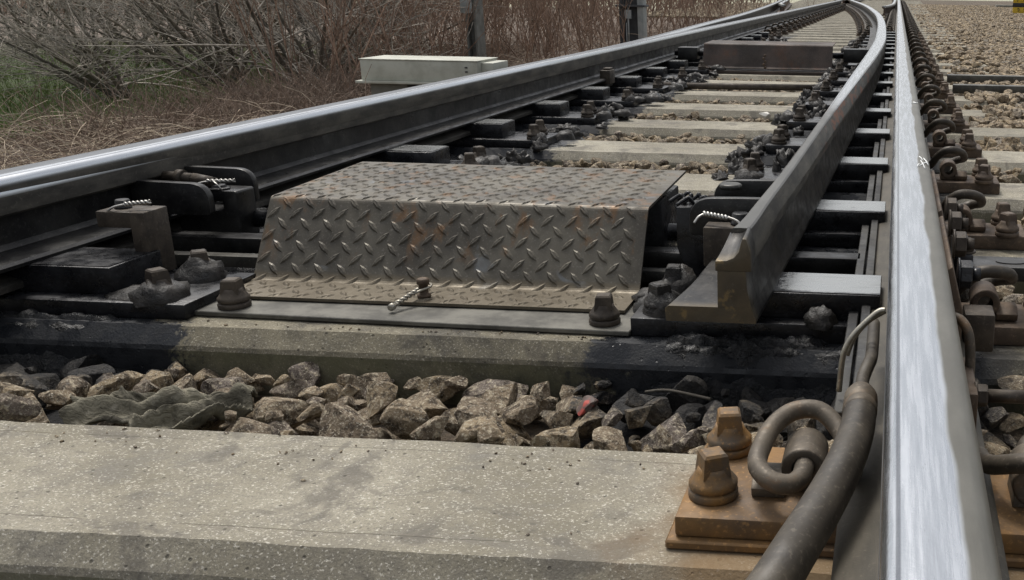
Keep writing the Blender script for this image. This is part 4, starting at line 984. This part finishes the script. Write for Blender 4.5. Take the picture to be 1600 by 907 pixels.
# the big ballast field on the right
def field(x0, x1, y0, y1, dens, r0_, r1_, lev, cover=0.):
    cnt = int((x1-x0)*(y1-y0)*dens)
    X = rg.uniform(x0, x1, cnt); Y = rg.uniform(y0, y1, cnt); RR = rg.uniform(r0_, r1_, cnt)
    for x, y, r_ in zip(X, Y, RR):
        fy = (y-Y0) % D; over = fy < SW+.02 or fy > D-.03
        if x < .72 and over:
            # sleeper tops stay bare, partly buried in the middle distance
            h_ = .5+.5*noise.noise(Vector((x*3.1, y*1.3, 4)))
            if not (x > .33 and 3.2 < y < 9.5 and h_ > .52-.3*sm(3.5, 5.5, y)+.5*(1-sm(.30, .5, x))): continue
            z = ZS+r_*.25
        elif x < .34: z = -.238-r_*.2
        else: z = -.222+.018*fbm(x, y, 1.2, 3)-r_*.1+rg.uniform(-.008, .014)
        low_items.append((x, y, z, r_, lev))
field(.12, 1.15, 3.3, 6.0, 620, .021, .042, 1)
field(.72, 1.6, 2.6, 6.0, 560, .021, .042, 1)
field(.12, 2.2, 6.0, 11, 480, .023, .043, 1)
field(.12, 3.4, 11, 20, 380, .026, .045, 0)
field(.12, 5.6, 20, 36, 260, .026, .042, 0)
field(-5.2, -2.7, 19, 36, 200, .03, .045, 0)
for n in range(17, 40):
    for q in range(20): low_items.append((rg.uniform(outerX(sc_(n))-.8, outerX(sc_(n))-.2), sc_(n)+rg.uniform(-.3, .3), -.24, rg.uniform(.02, .035), 0))
def mass(name, items, mat, label):
    Vs = []; Fs = []; Rn = []; base = 0
    bylev = {}
    for it in items:
        lv = it[4]; src = mid if lv else low; F = F2 if lv else F1
        V = src[int(rg.integers(len(src)))]; m_, _ = rotm(rg)
        Q = (V*it[3])@m_.T+np.array(it[:3]); Vs.append(Q); Fs.append(F+base); base += len(Q); Rn.append(np.full(len(Q), rg.random()))
    o = fast_mesh(name, np.vstack(Vs), np.vstack(Fs), mat, rnd_attr=np.concatenate(Rn)); return tag(o, label, 'ballast', None, 'stuff')
mass('ballast', [i for i in low_items if i[0] < .08], M['stone'], 'crushed stone ballast lying between the sleepers')
mass('ballast', [i for i in low_items if i[0] >= .08], M['stone_pink'], 'broad field of tan crushed stone ballast right of the track')

# cloth rag in the bed
b = MB()
def rag(u, v):
    x = -1.045+.22*u; y = 1.085+.10*v+.05*u
    z = -.236+.020*math.sin(v*3.1)+.016*fbm(u*1.0, v*1.6, 2.6, 3)+.012*abs(noise.noise(Vector((u*7+v*4, v*6, 2))))+.011*math.sin(v*17-u*15+4*noise.noise(Vector((u*4, v*2, 5)))+2*noise.noise(Vector((u*3, v*3, 1))))
    return (x+.02*noise.noise(Vector((u*4, v*4, 9))), y+.02*noise.noise(Vector((u*5, v*3, 5))), z)
nu, nv = 90, 60
vs = [rag(i/nu, j/nv) for j in range(nv+1) for i in range(nu+1)]
fs = [(j*(nu+1)+i, j*(nu+1)+i+1, (j+1)*(nu+1)+i+1, (j+1)*(nu+1)+i) for j in range(nv) for i in range(nu)]
# irregular outline: drop cells outside a wobbly ellipse
keep = []
for f in fs:
    i = f[0] % (nu+1); j = f[0]//(nu+1); u = i/nu*2-1; v = j/nv*2-1
    if u*u+v*v < .92+.35*noise.noise(Vector((u*2, v*2, 3))): keep.append(f)
b.add(vs, keep, 0, True); o = b.build('cloth_rag', M['cloth']); md = o.modifiers.new('Solidify', 'SOLIDIFY'); md.thickness = .003
tag(o, 'crumpled mouldy cloth rag lying on the stones at the lower left', 'rag')
# grit scattered on the near sleepers and the strip plate
gr_items = []
for q in range(120):
    x = rg.uniform(-1.15, -.25); y = rg.choice([rg.uniform(1.00, 1.06), rg.uniform(.83, 1.06), rg.uniform(1.43, 1.455)], p=[.4, .15, .45]); gr_items.append((x, y, ZS+.001, rg.uniform(.0009, .0032), 0))
mass('grit', gr_items, M['stone'], 'loose grit lying on the two nearest sleepers')
# small twigs in the bed
for (p0, p1, p2, lab) in (((-1.335, 1.26, -.212), (-1.26, 1.235, -.208), (-1.205, 1.19, -.225), 'thin dark root lying across the black stones at the left'),
                          ((-.335, 1.315, -.236), (-.30, 1.31, -.230), (-.235, 1.276, -.226), 'thin pale twig lying on the dark stones under the blade tip'),):
    b = MB(); b.tube(smooth_path([p0, p1, p2]), .0022, 6); tag(b.build('twig', M['twig_dark']), lab, 'twig')

# ------------------------------------------------------------------ shrubs and undergrowth
def grow(items, p, d, L, r_, depth, r, bend=.25, grav=0., kids=(3, 5), spread=.7):
    """collects polylines (points, radii)"""
    n = 5; pts = [p.copy()]; rad = [r_]; q = p.copy(); dd = d.normalized()
    for i in range(n):
        dd = (dd+Vector((r.gauss(0, bend*.35), r.gauss(0, bend*.35), r.gauss(0, bend*.3)+grav))).normalized(); q = q+dd*(L/n); pts.append(q.copy()); rad.append(r_*(1-.65*(i+1)/n))
    items.append((pts, rad))
    if depth > 0:
        for k in range(r.randint(*kids)):
            i = r.randint(1, n); nd = (dd*.8+Vector((r.gauss(0, spread), r.gauss(0, spread), r.gauss(.1, spread*.7)))).normalized()
            grow(items, pts[i], nd, L*r.uniform(.5, .8), rad[i]*.65, depth-1, r, bend, grav, kids, spread)
def tubes(name, items, mat, parent=None, sides=3, minr=.0016):
    V = []; F = []; Rn = []; base = 0
    ca = [(math.cos(2*math.pi*j/sides), math.sin(2*math.pi*j/sides)) for j in range(sides)]
    for pts, rad in items:
        k = len(pts); P = np.array([p[:] for p in pts]); T = np.gradient(P, axis=0); T /= np.linalg.norm(T, axis=1)[:, None]+1e-9
        up = np.cross(T, [0.13, .27, .95]); up /= np.linalg.norm(up, axis=1)[:, None]+1e-9; sd_ = np.cross(T, up)
        rr = np.maximum(np.array(rad), minr)[:, None]
        ring = np.stack([P+(up*c+sd_*s_)*rr for c, s_ in ca], 1).reshape(-1, 3); V.append(ring)
        idx = np.arange(k-1)[:, None]*sides; j = np.arange(sides)[None]; j2 = (j+1) % sides
        f = np.stack([idx+j, idx+j2, idx+sides+j2, idx+sides+j], -1).reshape(-1, 4)+base; F.append(f); base += k*sides; Rn.append(np.full(k*sides, rnd.random()))
    off = org_of(parent) if parent else Vector((0, 0, 0))
    return fast_mesh(name, np.vstack(V)-np.array(off[:]), np.vstack(F), mat, parent, np.concatenate(Rn), True)
def gground(x, y): return gz(x, y)
# large grey multi-stemmed shrubs
def big_shrub(x, y, H, label, seed, lean=(-.2, 0), stems=7, mat='twig_grey', group=None):
    stems += 2
    r = random.Random(seed); z = gground(x, y)-.03; t = thing('bare_shrub', label, 'shrub', (x, y, z), group); trunk = []; tw = []
    for k in range(stems):
        d = Vector((r.gauss(lean[0], .55), r.gauss(lean[1], .45), r.uniform(.6, 1.3)))
        it = []; grow(it, Vector((x+r.gauss(0, .06), y+r.gauss(0, .06), z)), d, H*r.uniform(.8, 1.1), .022, 3, r, .28, .0, (3, 5), .55)
        trunk.append(it[0])
        tw += it[1:]
    tubes('stem', trunk, M['twig_dark'], t, 6, .003); tubes('twigs', tw, M[mat], t, 3, .0019)
big_shrub(-5.45, 9.4, 1.7, 'big grey bare shrub fanning out from a forked trunk, left of the cabinet', 3, (-.15, -.1), 10)
big_shrub(-6.3, 9.6, 1.6, 'pale grey bare shrub arching low over the green bank', 4, (-.75, -.35), 9)
big_shrub(-7.2, 9.3, 1.3, 'low pale shrub with long thin shoots reaching over the grass at the left', 51, (-.5, -.4), 8)
big_shrub(-8.6, 10.6, 1.6, 'pale twiggy shrub at the left edge of the picture, above the grass', 52, (.2, -.3), 7)
big_shrub(-7.6, 11.5, 2.0, 'dark tangled shrub at the top left above the grass', 8, (-.1, -.2), 8, 'twig_dark')
big_shrub(-9.8, 13.0, 2.2, 'bare shrub in the far top left corner of the bank', 9, (.1, -.2), 8, 'twig_dark')
big_shrub(-6.9, 13.5, 2.2, 'grey shrub behind the big forked one', 12, (0, 0), 8)
big_shrub(-13.2, 15.0, 2.6, 'dark twiggy shrub beyond the left edge of the grass, farther back', 32, (.1, -.1), 9, 'twig_dark')
big_shrub(-7.3, 12.3, 1.9, 'brown bare shrub between the grey shrubs and the grass', 33, (-.3, -.1), 9, 'twig_red')
big_shrub(-15.0, 19.0, 3.0, 'brown bare shrub in the far back at the left edge', 34, (.1, -.1), 10, 'twig_red')
big_shrub(-9.6, 15.5, 2.4, 'brownish bare shrub behind the grass bank', 22, (0, 0), 9, 'twig_red')
big_shrub(-11.8, 17.5, 2.6, 'brownish bare shrub farther behind the grass bank at the left', 23, (0, 0), 9, 'twig_red')
big_shrub(-9.2, 19.0, 2.6, 'brownish bare shrub far behind the grey shrubs', 24, (0, 0), 9, 'twig_red')
big_shrub(-5.9, 10.6, 1.5, 'low grey bare shrub tucked behind the forked trunk', 25, (.3, -.1), 8)
# red-brown stem thickets
def thicket(x, y, H, label, seed, n=26, sx=.5, mat='twig_red'):
    r = random.Random(seed); z = gground(x, y)-.03; t = thing('stem_shrub', label, 'shrub', (x, y, z), 'red-brown shrubs behind the left rail'); st = []; tw = []
    for k in range(n):
        it = []; d = Vector((r.gauss(0, .28), r.gauss(0, .2), 1)); grow(it, Vector((x+r.gauss(0, sx*.5), y+r.gauss(0, .3), z)), d, H*r.uniform(.6, 1.15), .009, 1, r, .16, 0, (4, 8), .35)
        st.append(it[0]); tw += it[1:]
    tubes('stems', st, M[mat], t, 4, .0032); tubes('twigs', tw, M[mat], t, 3, .0019)
spots = [(-4.75, 8.6), (-5.6, 11.2), (-5.25, 10.4), (-5.45, 12.6), (-4.35, 12.4), (-6.5, 14.4), (-5.2, 14.5), (-4.4, 14.2), (-6.6, 17.5), (-5.4, 17.5), (-4.35, 17.2), (-3.5, 17.6), (-8.3, 15.5), (-7.7, 18.5), (-4.9, 21), (-6.2, 21.5), (-3.7, 21.5), (-5.3, 26), (-7.5, 25), (-4.2, 25)]
place = ['right behind the cream cabinet', 'left of the slim pale mast', 'between the cabinet and the slim mast', 'in front of the slim pale mast', 'just right of the slim pale mast', 'behind the slim pale mast', 'between the two masts, nearer one', 'beside the dark mast on its left', 'deep behind the slim mast', 'between the two masts, farther one', 'behind the dark mast', 'right of the dark mast', 'behind the big grey shrub', 'far behind the grey shrubs', 'far off between the masts', 'far off behind the slim mast', 'far off right of the dark mast', 'in the back row between the masts', 'in the back row at the left', 'in the back row near the outer left rail']
for i, (x, y) in enumerate(spots):
    thicket(x, y, 1.25+.02*y, 'thicket of red-brown stems '+place[i], 40+i, 24 if y < 16 else 20, .75 if y < 16 else 1.0)
# distant hedge mass and undergrowth
r = random.Random(77); it = []
for k in range(1500):
    y = r.uniform(27, 48); x = r.uniform(-34, -5.2); z = gground(x, y); grow(it, Vector((x, y, z)), Vector((r.gauss(0, .35), r.gauss(0, .2), 1)), r.uniform(1.4, 3.2), .02, 1, r, .25, 0, (3, 5), .5)
tag(tubes('hedgerow', it, M['twig_red'], None, 3, .006), 'distant brown hedge mass along the top left', 'hedge', None, 'stuff')
it = []
def stalk(x, y, L, flat, r):
    z = gground(x, y)-.01; a = r.uniform(0, 6.28); d = Vector((math.cos(a), math.sin(a), r.uniform(.05, .9)*flat)).normalized(); pts = []; q = Vector((x, y, z+r.uniform(0, .05)))
    rad = r.uniform(.0016, .0034)
    for i in range(5): pts.append(q.copy()); q = q+d*(L/4); d = (d+Vector((r.gauss(0, .2), r.gauss(0, .2), -.28))).normalized()
    if pts[-1].z < z: pts[-1].z = z+.01
    return (pts, [rad*(1-.15*i) for i in range(5)])
for k in range(8500):
    y = 5.5+10*r.random(); x = -3.9-.16*(y-6)-abs(r.gauss(0, 1.1))
    if x < -5.6-.16*(y-7) and r.random() < .8: continue
    z = gground(x, y); q = []; grow(q, Vector((x, y, z)), Vector((r.gauss(0, .8), r.gauss(0, .6), r.uniform(.4, 1.2))), r.uniform(.18, .5), .0035, 0, r, .5, -.06); it += q
for k in range(8500):
    y = 3.6+24*r.random()**1.5; x0 = -3.0-.25*max(0, y-6)**.5; x = x0-abs(r.gauss(0, 1.0+.09*y)); 
    if x < -5.7-.16*(y-7) and r.random() < .95 and y < 15: continue
    it.append(stalk(x, y, r.uniform(.12, .55), 1.3, r))
tag(tubes('bramble_undergrowth', it, M['bramble'], None, 3, .0015), 'brown tangled dead brambles on the ground left of the track', 'undergrowth', None, 'stuff')
it = []
for k in range(1500):
    y = 3.4+16*r.random()**1.7; x = -2.9-abs(r.gauss(0, .9+.1*y)); it.append(stalk(x, y, r.uniform(.15, .55), 1.1, r))
for k in range(800): it.append(stalk(r.uniform(-5.2, -3.3), r.uniform(3.6, 6.2), r.uniform(.2, .6), 1.5, r))
tag(tubes('dead_grass', it, M['straw'], None, 3, .0018), 'pale dead grass stalks beside the left rail', 'grass', None, 'stuff')
V = []; F = []; Rn = []
for k in range(42000):
    y = 5.2+13*r.random(); x = -5.4-.14*(y-5)-5.5*r.random()**1.2-.1*y*r.random(); z = gground(x, y); a = r.uniform(0, 3.14); h = r.uniform(.04, .11); w_ = .004; bx = r.gauss(0, .03); by = r.gauss(0, .03); n_ = len(V)
    V += [(x-w_*math.cos(a), y-w_*math.sin(a), z-.01), (x+w_*math.cos(a), y+w_*math.sin(a), z-.01), (x+bx, y+by, z+h)]; F.append((n_, n_+1, n_+2)); q_ = r.random(); Rn += [q_]*3
tag(fast_mesh('grass', V, F, M['grass'], rnd_attr=Rn), 'short green grass on the bank at the left', 'grass', None, 'stuff')
print('hi stones', n_hi, 'low stones', len(low_items))
